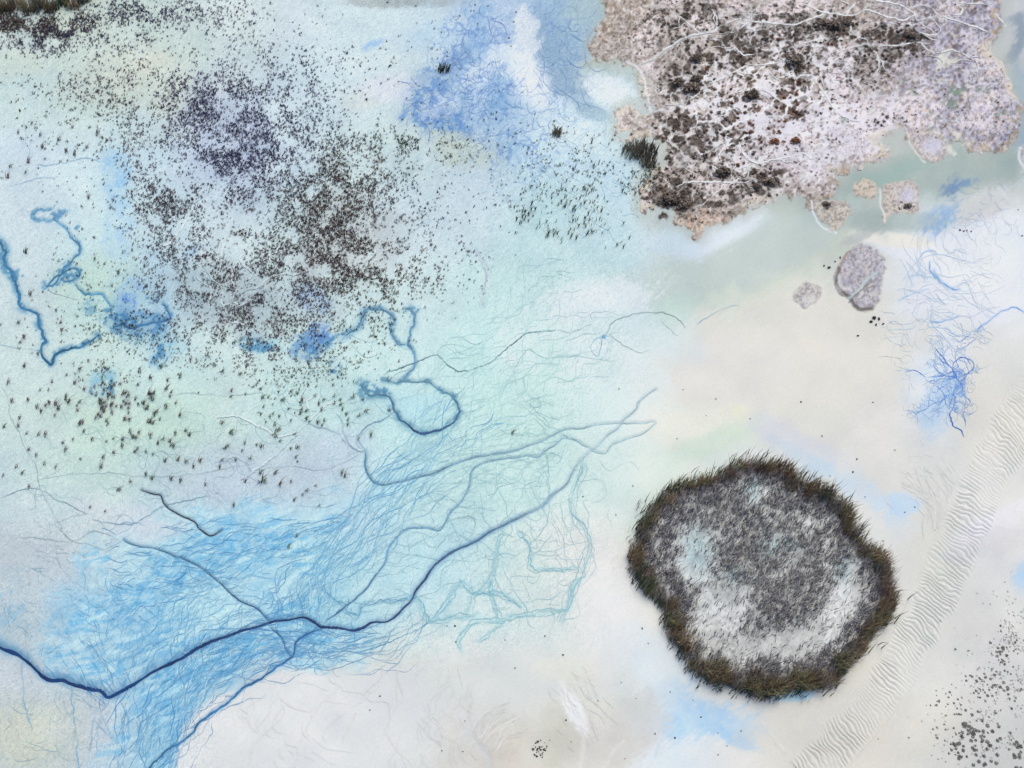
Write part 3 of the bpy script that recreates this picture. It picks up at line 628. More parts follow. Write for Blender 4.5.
veins = [[(800, 4), (822, 12), (844, 16), (857, 15), (866, 11), (874, 14), (892, 18), (905, 21), (914, 15), (909, 10), (896, 5), (872, 0)], [(909, 9), (922, 6), (933, 10), (937, 15), (931, 19), (918, 21), (914, 15)], [(898, 28), (907, 25), (916, 31), (922, 35), (936, 35), (941, 30), (936, 24), (931, 19)], [(940, 17), (962, 23), (975, 27), (988, 33)],
 [(936, 35), (938, 42), (936, 47), (942, 54), (951, 50), (966, 56), (977, 63), (978, 70)], [(919, 42), (927, 52), (933, 55), (942, 61), (942, 68)], [(868, 44), (877, 57), (879, 66), (877, 75)], [(846, 20), (851, 28), (849, 35)], [(800, 24), (812, 18), (826, 14)], [(879, 46), (896, 47), (914, 44)], [(855, 70), (860, 62), (858, 55), (850, 52)], [(846, 15), (852, 8), (856, 3)], [(955, 3), (975, 4), (990, 5)], [(952, 15), (960, 14), (963, 8)], [(996, 14), (1000, 20), (1006, 25)],
 [(641, 64), (654, 58), (669, 47), (680, 40), (697, 35), (715, 31), (717, 21), (712, 9)], [(715, 31), (727, 24), (740, 18)], [(749, 22), (768, 23), (790, 25), (807, 20)], [(734, 46), (742, 54), (755, 54)], [(745, 64), (762, 64), (779, 63)], [(740, 30), (749, 22)], [(706, 86), (719, 79), (736, 71), (748, 66)], [(740, 147), (747, 158), (757, 164), (770, 161), (792, 157)], [(790, 150), (803, 141)], [(736, 171), (753, 163)], [(674, 188), (691, 182), (710, 183), (732, 182), (742, 179)], [(708, 201), (725, 184)], [(695, 149), (702, 155), (719, 145), (728, 140)],
 [(812, 78), (820, 88), (828, 100), (836, 112)], [(832, 62), (828, 72), (834, 84)], [(690, 100), (700, 92), (706, 86)], [(676, 15), (690, 24), (700, 34)], [(768, 70), (760, 80), (758, 92)], [(800, 44), (812, 42), (822, 38)], [(835, 55), (848, 49), (868, 44)]]
for i, pts in enumerate(veins):
    thread(pts, 0.66, (238, 240, 243), 1.0, 0.55, i, "salt_veins")
    sl, m = stroke_mask(pts, 1.15, None, 1.0, 0.6, i)
    put(m * sstep(0.44, 0.56, CR[sl]), WHT, 0.85, sl)
    VEIN[sl] = np.maximum(VEIN[sl], m)
rsv = np.random.RandomState(12)
for i in range(80):            # side branches of the salt veins
    v0 = veins[rsv.randint(len(veins))]; p0 = v0[rsv.randint(len(v0))]
    a = rsv.rand() * 6.28; q_ = [p0]
    for k in range(rsv.randint(3, 7)):
        a += rsv.randn() * 0.5; q_.append((q_[-1][0] + math.cos(a) * 5, q_[-1][1] + math.sin(a) * 3.6))
    thread(q_, 0.45, (234, 236, 241), 0.95, 0.5, 60 + i, "salt_veins")
    sl, m = stroke_mask(q_, 1.2, None, 1.0, 0.5, 60 + i)
    if m.size: VEIN[sl] = np.maximum(VEIN[sl], m)
stroke([(640, 66), (654, 58), (669, 47), (680, 40), (697, 35), (714, 31)], 1.8, (206, 210, 212), 0.7, jit=0.8)
stroke([(655, 95), (648, 82), (645, 70)], 1.6, (176, 176, 170), 0.6)
# dull green seeps and shell-pale shores on the right part of the marsh
for (a, b, c, d, r) in ((955, 92, 9, 4, -20), (948, 100, 6, 6, 40), (972, 78, 3, 8, 0), (920, 100, 12, 2.5, 45), (928, 110, 8, 2.5, 50), (984, 90, 7, 3, 0), (932, 132, 9, 5, 40), (1000, 115, 14, 2.5, -8), (845, 120, 5, 4, 0)):
    blob(a, b, c, d, (128, 148, 134), 0.8, r, 0.9, 2.6, sstep(0.42, 0.55, CR))
for (a, b, c, d, r) in ((928, 82, 10, 3, 20), (948, 58, 7, 4, 40), (940, 64, 4, 6, 0), (865, 112, 14, 3, -15), (960, 137, 12, 2.4, 40), (945, 146, 12, 2.6, 42)):
    blob(a, b, c, d, (226, 228, 220), 0.8, r, 0.9, 2.6, sstep(0.44, 0.56, CR))
stroke([(625, 61), (637, 67), (644, 78), (646, 92), (651, 110)], 1.2, (226, 232, 240), 0.85, jit=0.4)

# ------------------------------------------------------------------ island and islet outlines: ground colours
island_outline = [(752, 465), (775, 468), (800, 480), (828, 497), (847, 514), (858, 538), (880, 562), (893, 592), (890, 612), (876, 628), (858, 655), (836, 678), (820, 690), (790, 690), (765, 693), (740, 690), (715, 682), (695, 668), (678, 648), (668, 625), (662, 606), (645, 590), (634, 572), (638, 545), (641, 522), (655, 506), (682, 488), (715, 478), (735, 470)]
isl, isd, im = poly_mask(island_outline, 3, 0.35)
iu, iv = U[isl], V[isl]
ib = np.zeros(iu.shape + (3,), np.float32) + np.array((230, 233, 234), np.float32)
mixin(ib, sstep(0.46, 0.6, NC[isl]) * 0.5 + 0.3 * np.exp(-(((iu - 775) / 60) ** 2 + ((iv - 560) / 50) ** 2)), (176, 180, 180))
for (a, b, c, d) in ((697, 552, 16, 26), (752, 488, 8, 16), (770, 545, 10, 16), (790, 545, 14, 8), (735, 575, 12, 8), (842, 566, 8, 16), (812, 486, 10, 5)):
    mixin(ib, np.exp(-(((iu - a) / c) ** 2 + ((iv - b) / d) ** 2)) * 0.9, (186, 214, 220))
mixin(ib, sstep(0.54, 0.6, NF[isl]) * 0.35, (150, 152, 152))
ib += ((NF[isl] - 0.5) * 26 + (NE[isl] - 0.5) * 30)[..., None]
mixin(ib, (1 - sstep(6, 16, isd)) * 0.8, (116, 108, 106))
t = TINT[isl]; t += (ib - t) * im[..., None]
islets = {
 'big': ([(846, 252), (858, 244), (872, 247), (884, 258), (888, 270), (884, 285), (880, 300), (868, 309), (856, 307), (846, 300), (834, 288), (836, 272)], (176, 174, 188)),
 'pale': ([(800, 288), (808, 284), (818, 288), (822, 296), (816, 306), (806, 310), (796, 304), (792, 297)], (198, 196, 198)),
 'square': ([(880, 184), (896, 181), (916, 184), (921, 198), (916, 213), (902, 212), (890, 214), (884, 222), (880, 205)], (196, 186, 180)),
 'shell': ([(812, 203), (825, 199), (840, 202), (850, 210), (846, 222), (838, 231), (826, 228), (816, 220)], (192, 186, 176)),
 'lobe': ([(905, 135), (918, 131), (932, 133), (945, 142), (948, 152), (935, 164), (924, 160), (914, 150)], (196, 190, 196)),
 'edge': ([(1020, 148), (1030, 144), (1046, 152), (1044, 166), (1030, 170), (1021, 162)], (200, 200, 206)),
 'ragged': ([(852, 182), (864, 180), (874, 186), (870, 198), (858, 194), (848, 192)], (204, 192, 176)),
}
islet_masks = {}
for k, (pts, col) in islets.items():
    sl, sd, m = poly_mask(pts, 2.0, 0.75, 3.0)
    b_ = np.zeros(m.shape + (3,), np.float32) + np.array(col, np.float32)
    mixin(b_, sstep(0.5, 0.7, NE[sl]) * 0.7, (214, 204, 192) if k in ('square', 'shell', 'lobe', 'ragged') else (206, 206, 216))
    mixin(b_, sstep(0.5, 0.6, fbm(U[sl], V[sl], 1.8, 601, 2)) * 0.6, (136, 130, 132))
    mixin(b_, sstep(0.55, 0.65, fbm(U[sl], V[sl], 2.0, 607, 2)) * 0.6, (222, 214, 206))
    if k in ('square', 'lobe'): mixin(b_, np.exp(-(((U[sl] - pts[0][0] - 28) / 10) ** 2 + ((V[sl] - pts[0][1] - 12) / 9) ** 2)) * 0.8, (200, 202, 228))
    if k == 'pale': mixin(b_, np.exp(-(((U[sl] - 813) / 7) ** 2 + ((V[sl] - 302) / 6) ** 2)) * 0.9, (222, 220, 218))
    mixin(b_, np.exp(-((sd - 1.0) / 1.2) ** 2) * 0.3 * sstep(0.45, 0.6, NC[sl]), (150, 144, 138))
    t = TINT[sl]; t += (b_ - t) * m[..., None]
    islet_masks[k] = (sl, m)
stroke([(838, 268), (836, 282), (842, 292), (850, 299), (858, 308), (872, 309)], 1.6, (98, 92, 84), 0.8, jit=0.8)
stroke([(848, 250), (842, 262), (837, 276)], 0.8, (150, 128, 112), 0.8, jit=0.5)
stroke([(848, 300), (858, 290), (866, 280), (876, 272)], 1.6, (190, 208, 210), 0.9, jit=0.6)
stroke([(848, 302), (858, 293), (868, 284)], 0.6, (110, 104, 100), 0.7, jit=0.4)
stroke([(838, 276), (840, 288), (850, 290)], 1.8, (222, 222, 222), 0.8, jit=0.5)
stroke([(810, 203), (814, 215), (822, 228), (836, 232)], 0.8, (236, 238, 246), 0.95, jit=0.7)
stroke([(879, 190), (880, 204), (884, 222)], 1.0, (232, 230, 226), 0.9, jit=0.7)
stroke([(905, 133), (914, 150), (924, 162)], 0.9, (228, 226, 216), 0.9, jit=0.5)
stroke([(1020, 148), (1019, 158), (1024, 168)], 1.2, (236, 236, 244), 0.9)
# ------------------------------------------------------------------ swept drifts at the bottom
for pts, w, c, k, h in (([(560, 682), (572, 698), (583, 716), (584, 735), (580, 768)], 2.0, (240, 241, 242), 0.8, -0.06), ([(588, 715), (588, 740), (584, 768)], 4.0, (200, 197, 196), 0.5, 0.05), ([(622, 740), (614, 752), (604, 770)], 1.5, (238, 238, 240), 0.8, -0.05), ([(470, 706), (468, 722), (476, 740), (484, 752), (492, 770)], 1.6, (202, 200, 200), 0.7, 0.05),
        ([(482, 716), (480, 730), (484, 745), (492, 760)], 1.3, (198, 196, 196), 0.6, 0.03), ([(487, 738), (496, 730), (510, 724)], 1.4, (236, 236, 232), 0.7, -0.03), ([(478, 745), (486, 752), (490, 768)], 1.8, (186, 206, 222), 0.6, 0.0), ([(755, 715), (765, 730), (775, 745), (785, 755)], 1.2, (204, 202, 200), 0.7, 0.03), ([(754, 712), (768, 732), (782, 750)], 0.9, (238, 238, 240), 0.7, -0.02), ([(935, 468), (942, 476), (952, 480)], 1.3, (206, 204, 200), 0.7, 0.03), ([(940, 462), (955, 474), (962, 476)], 1.0, (236, 236, 236), 0.7, -0.02), ([(654, 756), (660, 742), (664, 730)], 0.9, (140, 190, 236), 0.6, 0)):
    r_ = stroke(pts, w * 1.3, c, k * 0.5, jit=0.8, seed=int(pts[0][0]), tex=np.clip(NC * 1.6, 0, 1))
    if h: HGT[r_[0]] -= r_[1] * h * 0.25
bundle([(520, 720), (500, 730), (486, 750)], 40, 22, 18, 40, (0.3, 0.9), 0.3)
bundle([(560, 680), (580, 710), (600, 740)], 40, 26, 26, 41, (0.1, 0.4), 0.3)
bundle([(440, 660), (430, 710), (440, 768)], 50, 30, 40, 42, (0.1, 0.4), 0.4)
bundle([(300, 680), (310, 720), (330, 768)], 40, 70, 60, 43, (0.1, 0.4), 0.4)
bundle([(920, 470), (940, 500), (935, 540)], 50, 30, 16, 44, (0.1, 0.4), 0.3)
flush_lines((208, 210, 210), 0.35, 1.0, 0.7, "mud_tracks")
bundle([(520, 715), (500, 728), (488, 748)], 24, 20, 16, 45, (0.3, 0.9), 0.3)
bundle([(900, 470), (930, 490), (945, 520)], 40, 30, 20, 46, (0.1, 0.3), 0.3)
flush_lines((236, 236, 235), 0.6, 1.0, 0.6, "mud_tracks")

MARSHM = np.zeros_like(NA); MARSHM[ms] = mm
ISLM = np.zeros_like(NA); ISLM[isl] = im
# ------------------------------------------------------------------ fine mottling common to the whole sheet
soft_right = np.maximum(sstep(560, 700, U + (V - 384) * 0.2), sstep(655, 690, V + (U - 300) * 0.12 + (NC - 0.5) * 30) * sstep(190, 240, U))
SPECK = np.random.RandomState(9).randn(NH, NW).astype(np.float32)
grain = ((HATCH - 0.5) * 12 + (NF - 0.5) * 8 + SPECK * 7.0 - 14 * (SPECK < -1.8) * sstep(0.45, 0.6, NC)) * (1 - 0.82 * soft_right)
cloud = (NC - 0.5) * 16 * (1 - 0.3 * soft_right) + (fbm(U, V, 45, 701, 3, rot=0.4, stretch=2.5) - 0.5) * 16
pan = (fbm(U, V, 55, 731, 4, rot=-0.7, stretch=2.2) - 0.5) * 15 * soft_right * (1 - np.clip(sum(full_mask for full_mask in (MARSHM, ISLM)), 0, 1))
TINT += (grain + cloud + pan + 2)[..., None] * np.array([1.15, 1.0, 0.8], np.float32)
TINT = np.clip(TINT, 8, 240)

# ------------------------------------------------------------------ channels: bed is cut into the sheet, water lies in it
CH = {}
CH['main'] = [(-60, 618), (-25, 634), (0, 647), (20, 656), (30, 663.5), (41, 675), (51, 680.5), (62, 680), (75, 685), (87, 688), (100, 690), (107, 697), (117, 693), (135, 683), (152, 672), (172, 663), (190, 653), (207, 643), (225, 637), (242, 630), (256, 627), (271, 622), (286, 620), (303, 618), (313, 622), (323, 627), (338, 628), (353, 630), (363, 628), (373, 623), (386, 622), (396, 616), (406, 606), (412, 600), (416, 591), (426, 577), (435, 564), (453, 551), (476, 541), (491, 531), (512, 521.5), (527, 514), (544, 505), (553, 494), (566, 485), (573, 471), (582, 459), (597, 446), (608, 435), (619, 426), (624, 419), (636, 410), (638, 403), (647, 395), (656, 389)]
CH['oval'] = [(363, 384), (368, 393), (381, 394), (391, 398), (395, 411), (398, 419), (406, 425), (413, 431), (423, 433), (436, 430), (448, 425), (456, 418), (458, 411), (457, 403), (450, 395), (436, 388), (428, 383), (412, 381), (396, 381), (383, 378)]
CH['bend'] = [(364, 453), (365.5, 457), (366, 469), (371, 479), (381, 485), (396, 482), (411, 478), (431, 474), (446, 468), (461, 461), (473, 458), (491, 455), (512, 451), (527, 446), (544, 440), (562, 431), (580, 428), (600, 424), (622, 423), (642, 423), (653, 422)]
CH['return'] = [(654.5, 424), (648, 430), (637, 436), (619, 441), (611, 446), (606, 454), (594, 451), (584, 445), (574, 440), (563, 438), (557, 444), (547, 451), (537, 458), (527, 456), (512, 458), (496, 460), (481, 464), (472, 471), (470, 486), (461, 501), (451, 511), (443, 526), (437, 529), (423, 526), (406, 529), (397, 536), (388, 549), (385, 561), (376, 575), (363, 592), (351, 603), (338, 613), (325, 623)]
CH['outlet'] = [(319, 629), (306, 635), (296, 643), (293, 652), (286, 661), (271, 672), (256, 681), (240, 691), (222, 705), (202, 720), (192, 731), (180, 741), (165, 751), (150, 767), (135, 790)]
CH['cross'] = [(122, 540), (136, 545), (155, 548), (172, 555), (190, 561), (210, 575), (225, 588), (240, 601), (256, 608), (269, 622)]
CH['cross2'] = [(271, 628), (282, 638), (286, 650), (291, 656)]
CH['hook'] = [(140, 490), (147, 490), (160, 495), (165, 504), (172, 511), (185, 519), (196, 523), (200, 530), (209, 536), (217, 533), (221, 528)]
CH['gully'] = [(-20, 222), (0, 243), (4, 262), (10, 269), (15, 284), (20, 294), (19, 302), (22, 308), (35, 313), (39, 323), (42, 332), (45, 342), (41, 350), (46, 361), (51, 365), (52, 358), (60, 352), (72, 348), (85, 344), (92, 337), (96, 331)]
CH['spur'] = [(45, 284), (54, 278), (62, 270), (70, 264), (76, 258), (80, 247), (72, 237), (62, 224), (50, 218), (40, 221), (34, 223), (32, 217), (40, 209), (50, 208)]
CH['loop'] = [(45, 285), (54, 286), (59, 278), (66, 272), (77, 269), (78, 277), (70, 282), (60, 279)]
CH['link'] = [(75, 284), (80, 292), (90, 293), (100, 294), (112, 305)]
CH['pond'] = [(112, 326), (125, 326), (147, 324), (160, 321), (170, 317), (167, 308), (162, 302)]
CH['fork'] = [(402, 312), (408, 309), (414, 314), (416, 322), (410, 334), (408, 342), (415, 352), (413, 364), (404, 378)]
CH['fork2'] = [(345, 334), (358, 328), (363, 318), (364, 310), (374, 309), (386, 312), (393, 320), (390, 328), (394, 338), (401, 344), (407, 343)]
# (half width start, end, colour start, end, stain half width, stain colour, stain alpha, jitter)
CHS = {
 'main': (2.0, 0.5, (20, 58, 108), (164, 190, 198), 5.5, (110, 162, 202), 0.6, 0.35),
 'oval': (1.35, 0.7, (84, 130, 158), (96, 146, 170), 5.5, (136, 188, 206), 0.7, 1.0),
 'bend': (0.95, 0.45, (84, 130, 164), (170, 198, 204), 2.6, (150, 196, 212), 0.7, 0.4),
 'return': (0.4, 0.9, (168, 198, 204), (78, 134, 178), 2.2, (156, 200, 214), 0.7, 0.5),
 'outlet': (1.0, 0.95, (48, 104, 164), (66, 130, 172), 2.6, (124, 178, 212), 0.7, 0.8),
 'cross': (0.5, 0.7, (100, 136, 160), (56, 100, 142), 2.0, (110, 166, 200), 0.6, 0.5),
 'cross2': (0.6, 0.5, (56, 110, 160), (56, 110, 160), 2.0, (110, 166, 206), 0.6, 0.5),
 'hook': (0.5, 0.6, (40, 48, 56), (40, 54, 78), 2.2, (140, 170, 190), 0.6, 0.9),
 'gully': (1.3, 1.0, (66, 124, 164), (52, 110, 150), 6.0, (128, 180, 206), 0.75, 1.3),
 'spur': (0.9, 0.6, (70, 126, 168), (130, 176, 204), 4.0, (140, 190, 216), 0.7, 1.4),
 'loop': (0.9, 0.7, (66, 126, 168), (100, 156, 190), 4.0, (146, 194, 216), 0.7, 1.0),
 'link': (0.9, 0.8, (90, 146, 176), (100, 156, 186), 2.4, (146, 194, 210), 0.6, 0.9),
 'pond': (1.0, 0.9, (60, 116, 160), (70, 126, 176), 6.0, (116, 170, 206), 0.7, 1.4),
 'fork': (1.0, 0.8, (96, 146, 178), (96, 146, 178), 4.5, (150, 194, 212), 0.7, 1.4),
 'fork2': (1.0, 0.7, (90, 140, 176), (104, 154, 184), 4.5, (146, 190, 210), 0.7, 1.4),
}
CHP = {}
for i, (k, pts) in enumerate(CH.items()):
    w0, w1, c0, c1, sw, sc, sa, jt = CHS[k]
    p = jitter(smooth_line(pts, 2.0), jt, 800 + i, 6.0)
    CHP[k] = p
    tex = np.clip(0.15 + 0.85 * sstep(0.38, 0.6, CR + (NC - 0.5) * 0.6), 0, 1)
    q = [tuple(x) for x in p[::3]] + [tuple(p[-1])]
    sl, m = stroke_mask(q, sw, max(1.6, sw * 0.45), 1.0)
    if k in ('main', 'bend', 'return'):      # the upstream reaches are barely wet
        far_ = sstep(520, 600, U[sl]) * 0.75
        put(m * tex[sl] * (1 - far_), sc, sa, sl)
    else: put(m * tex[sl], sc, sa, sl)
    if k == 'main':   # the upper bank of the big channel is soaked wider than the lower one
        q2 = [(x - 1.0, y - 5.0) for x, y in q[:len(q) // 3]]
        sl, m = stroke_mask(q2, 6.5, 3.0, 1.0); put(m * tex[sl], (104, 158, 196), 0.6, sl)
    if k in ('gully', 'spur', 'loop', 'pond', 'fork', 'fork2', 'oval', 'link'):
        sl, m = stroke_mask(q, sw * 0.75, sw * 0.5, 1.0)
        put(m * sstep(0.5, 0.6, CR[sl]), c0, 0.75, sl)
    sl, m = stroke_mask(q, w0 * 1.5 + 0.6, w1 * 1.5 + 0.6, 1.0)
    put(m * (1 - 0.7 * sstep(520, 600, U[sl])), tuple(np.array(c0) * 0.3 + np.array(c1) * 0.2 + np.array(sc) * 0.5), 0.45, sl)
    HGT[sl] -= m * 0.06
    WET[sl] = np.maximum(WET[sl], m)

# ------------------------------------------------------------------ materials
def noise_mat(name, attr=None, color=(0.5, 0.5, 0.5), rough=0.9, spec=0.25, nscale=9.0, amount=0.15, bump=0.0, bscale=12.0, rnd=0.0, wet=False, translucent=0.0):
    m = bpy.data.materials.new(name); m.use_nodes = True
    nt = m.node_tree; N = nt.nodes; L = nt.links
    b = N["Principled BSDF"]
    b.inputs["Roughness"].default_value = rough
    b.inputs["Specular IOR Level"].default_value = spec
    tc = N.new("ShaderNodeTexCoord")
    no = N.new("ShaderNodeTexNoise"); no.inputs["Scale"].default_value = nscale; no.inputs["Detail"].default_value = 5.0
    L.new(tc.outputs["Object"], no.inputs["Vector"])
    mr = N.new("ShaderNodeMapRange")
    mr.inputs["From Min"].default_value = 0.3; mr.inputs["From Max"].default_value = 0.7
    mr.inputs["To Min"].default_value = 1 - amount; mr.inputs["To Max"].default_value = 1 + amount
    L.new(no.outputs["Fac"], mr.inputs["Value"])
    val = mr.outputs["Result"]
    if rnd:
        oi = N.new("ShaderNodeObjectInfo")
        m2 = N.new("ShaderNodeMapRange"); m2.inputs["To Min"].default_value = 1 - rnd; m2.inputs["To Max"].default_value = 1 + rnd
        L.new(oi.outputs["Random"], m2.inputs["Value"])
        mu_ = N.new("ShaderNodeMath"); mu_.operation = 'MULTIPLY'
        L.new(val, mu_.inputs[0]); L.new(m2.outputs["Result"], mu_.inputs[1]); val = mu_.outputs[0]
    hs = N.new("ShaderNodeHueSaturation")
    if attr:
        at = N.new("ShaderNodeAttribute"); at.attribute_name = attr
        L.new(at.outputs["Color"], hs.inputs["Color"])
    else:
        hs.inputs["Color"].default_value = (*color, 1)
    L.new(val, hs.inputs["Value"])
    L.new(hs.outputs["Color"], b.inputs["Base Color"])
    if wet:
        aw = N.new("ShaderNodeAttribute"); aw.attribute_name = "wet"
        m3 = N.new("ShaderNodeMapRange"); m3.inputs["To Min"].default_value = 0.92; m3.inputs["To Max"].default_value = 0.5
        L.new(aw.outputs["Fac"], m3.inputs["Value"]); L.new(m3.outputs["Result"], b.inputs["Roughness"])
    if bump:
        n2 = N.new("ShaderNodeTexNoise"); n2.inputs["Scale"].default_value = bscale; n2.inputs["Detail"].default_value = 6.0
        L.new(tc.outputs["Object"], n2.inputs["Vector"])
        bp = N.new("ShaderNodeBump"); bp.inputs["Strength"].default_value = bump; bp.inputs["Distance"].default_value = 0.03
        L.new(n2.outputs["Fac"], bp.inputs["Height"]); L.new(bp.outputs["Normal"], b.inputs["Normal"])
    return m
M_GROUND = noise_mat("silt_and_salt", "tint", nscale=7.0, amount=0.03, bump=0.03, bscale=9.0, wet=True)
M_WATER = noise_mat("channel_water", "tint", rough=0.35, spec=0.3, nscale=4.0, amount=0.25, bump=0.1, bscale=5.0)
M_PLANT = noise_mat("marsh_plant", "tint", rough=0.85, spec=0.15, nscale=6.0, amount=0.25, rnd=0.3)
M_STONE = noise_mat("dark_stone", None, (0.05, 0.052, 0.06), 0.8, 0.3, 20.0, 0.4, 0.4, 30.0, rnd=0.5)

# ------------------------------------------------------------------ mesh helpers
def make_obj(name, verts, faces, mat, cols=None, wet=None, smooth=True, parent=None, loops=None, starts=None):
    me = bpy.data.meshes.new(name)
    if loops is None:
        me.from_pydata([tuple(v) for v in verts], [], faces)
    else:
        me.vertices.add(len(verts)); me.vertices.foreach_set("co", np.asarray(verts, np.float32).ravel())
        me.loops.add(len(loops)); me.loops.foreach_set("vertex_index", np.asarray(loops, np.int32))
        me.polygons.add(len(starts)); me.polygons.foreach_set("loop_start", np.asarray(starts, np.int32))
        me.update(calc_edges=True); me.validate()
    if cols is not None:
        a = me.color_attributes.new("tint", 'FLOAT_COLOR', 'POINT')
        c = np.ones((len(verts), 4), np.float32); c[:, :3] = cols
        a.data.foreach_set("color", c.ravel())
    if wet is not None:
        a = me.attributes.new("wet", 'FLOAT', 'POINT'); a.data.foreach_set("value", np.asarray(wet, np.float32).ravel())
    me.polygons.foreach_set("use_smooth", np.full(len(me.polygons), smooth))
    me.materials.append(mat)
    o = bpy.data.objects.new(name, me); COL.objects.link(o)
    if parent: o.parent = parent
    return o
def structure(o): o["kind"] = "structure"; return o
def stuff(o, label, cat=None):
    o["kind"] = "stuff"; o["label"] = label
    if cat: o["category"] = cat
    return o
def tag(o, label, cat, group=None):
    o["label"] = label; o["category"] = cat
    if group: o["group"] = group
    return o
GX, GY = ground_xy(U.astype(float), V.astype(float))
ALB = lin(TINT)

def grid_faces(keep):
    idx = np.arange(NH * NW).reshape(NH, NW)
    k = keep[:-1, :-1] & keep[1:, :-1] & keep[:-1, 1:] & keep[1:, 1:]
    q = np.stack([idx[1:, :-1][k], idx[1:, 1:][k], idx[:-1, 1:][k], idx[:-1, :-1][k]], 1)
    return q
def sheet(name, q, z, extra=None):
    used, inv = np.unique(q.ravel(), return_inverse=True)
    co = np.stack([GX.ravel()[used], GY.ravel()[used], z.ravel()[used]], 1)
    cols = ALB.reshape(-1, 3)[used]; wt = WET.ravel()[used]
    return make_obj(name, co, None, M_GROUND, cols, wt, True, None, inv, np.arange(0, len(inv), 4))

# lifted land: marsh, reed island, islets (each its own sheet riding on the flats)
LIFT = np.zeros_like(HGT); OWNER = np.zeros((NH, NW), np.int8)
lands = [('salt_marsh', ms, mm, 0.05), ('reed_island', isl, im, 0.10)]
names = {'big': 'mud_islet', 'pale': 'mud_islet', 'square': 'mud_islet', 'shell': 'mud_islet', 'lobe': 'mud_islet', 'edge': 'mud_islet', 'ragged': 'mud_islet'}
for k, (sl, m) in islet_masks.items(): lands.append((names[k], sl, m, 0.06))
full = []
for i, (nm, sl, m, h) in enumerate(lands):
    fm = np.zeros_like(HGT); fm[sl] = m
    full.append(fm)
TOP = HGT.copy()
for (nm, sl, m, h), fm in zip(lands, full):
    rough = (NE - 0.5) * 0.06 + (NF - 0.5) * 0.04
    TOP = np.maximum(TOP, HGT - 0.015 + fm * (h + rough))
def height_at(u, v):
    x = np.clip((np.asarray(u, float) + MARGIN) / STEP, 0, NW - 1.01); y = np.clip((np.asarray(v, float) + MARGIN) / STEP, 0, NH - 1.01)
    xi = x.astype(int); yi = y.astype(int); fx = x - xi; fy = y - yi
    return (TOP[yi, xi] * (1 - fx) + TOP[yi, xi + 1] * fx) * (1 - fy) + (TOP[yi + 1, xi] * (1 - fx) + TOP[yi + 1, xi + 1] * fx) * fy

# ground: fine sheet in view, coarse rings on to the horizon
covered = np.zeros((NH, NW), bool)
for (nm, sl, m, h), fm in zip(lands, full): covered |= fm > 0.6
q = grid_faces(np.ones((NH, NW), bool))
cc = covered.ravel()
q = q[~(cc[q].all(1))]
border = np.concatenate([np.arange(0, NW - 1), np.arange(NW - 1, NH * NW - 1, NW), np.arange(NH * NW - 1, (NH - 1) * NW, -1), np.arange((NH - 1) * NW, 0, -NW)])
bx, by = GX.ravel()[border], GY.ravel()[border]
cx, cy = 0.0, 45.0
used, inv = np.unique(np.concatenate([q.ravel(), border]), return_inverse=True)
co = np.stack([GX.ravel()[used], GY.ravel()[used], HGT.ravel()[used]], 1)
cols = ALB.reshape(-1, 3)[used]; wt = WET.ravel()[used]
loops = inv[:q.size]; last = inv[q.size:]
nb = len(border); allco = [co]; allc = [cols]; allw = [wt]; allq = [loops]
tot = len(co)
meanc = np.array((205, 218, 220), np.float32)
btint = TINT.reshape(-1, 3)[border].copy()
bsm = np.stack([np.convolve(np.r_[btint[-40:, k], btint[:, k], btint[:40, k]], np.ones(81) / 81, 'valid') for k in range(3)], 1)
fs = np.r_[1.011 ** np.arange(1, 24), 1.29 * 1.07 ** np.arange(1, 12), 3.2, 4.5, 8, 20, 80]
for f in fs:
    rx, ry = cx + (bx - cx) * f, cy + (by - cy) * f
    w_ = float(sstep(1.0, 2.2, np.float32(f))); w0 = float(1 - sstep(1.0, 1.03, np.float32(f)))
    n1 = fbm(rx, ry, 14.0, 21, 4); n2 = fbm(rx, ry, 9.0, 57, 4); n3 = fbm(rx, ry, 0.5, 91, 3)
    k = (np.arange(nb) + ((n1 - 0.5) * 500 * min(1.0, (f - 1) * 12)).astype(int)) % nb
    c = (bsm[k] * (1 - w0) + btint * w0) * (1 - w_) + meanc * w_
    c = c + ((n2 - 0.5) * 34 + (n3 - 0.5) * 16)[:, None] * np.array((1.2, 1.0, 0.8)) * (1 - w0)
    allco.append(np.stack([rx, ry, HGT.ravel()[border] * (1 - w_) - 0.05 * w_], 1)); allc.append(lin(np.clip(c, 20, 240))); allw.append(np.zeros(nb))
    cur = tot + np.arange(nb); tot += nb
    allq.append(np.stack([last, np.roll(last, -1), np.roll(cur, -1), cur], 1).ravel())
    last = cur
co = np.concatenate(allco); loops = np.concatenate(allq)
g = make_obj("ground", co, None, M_GROUND, np.concatenate(allc), np.concatenate(allw), True, None, loops, np.arange(0, len(loops), 4))
structure(g)
land_objs = []
for (nm, sl, m, h), fm in zip(lands, full):
    rough = (NE - 0.5) * 0.06 + (NF - 0.5) * 0.04
    land_objs.append(structure(sheet(nm, grid_faces(fm > 0.03), HGT - 0.015 + fm * (h + rough))))

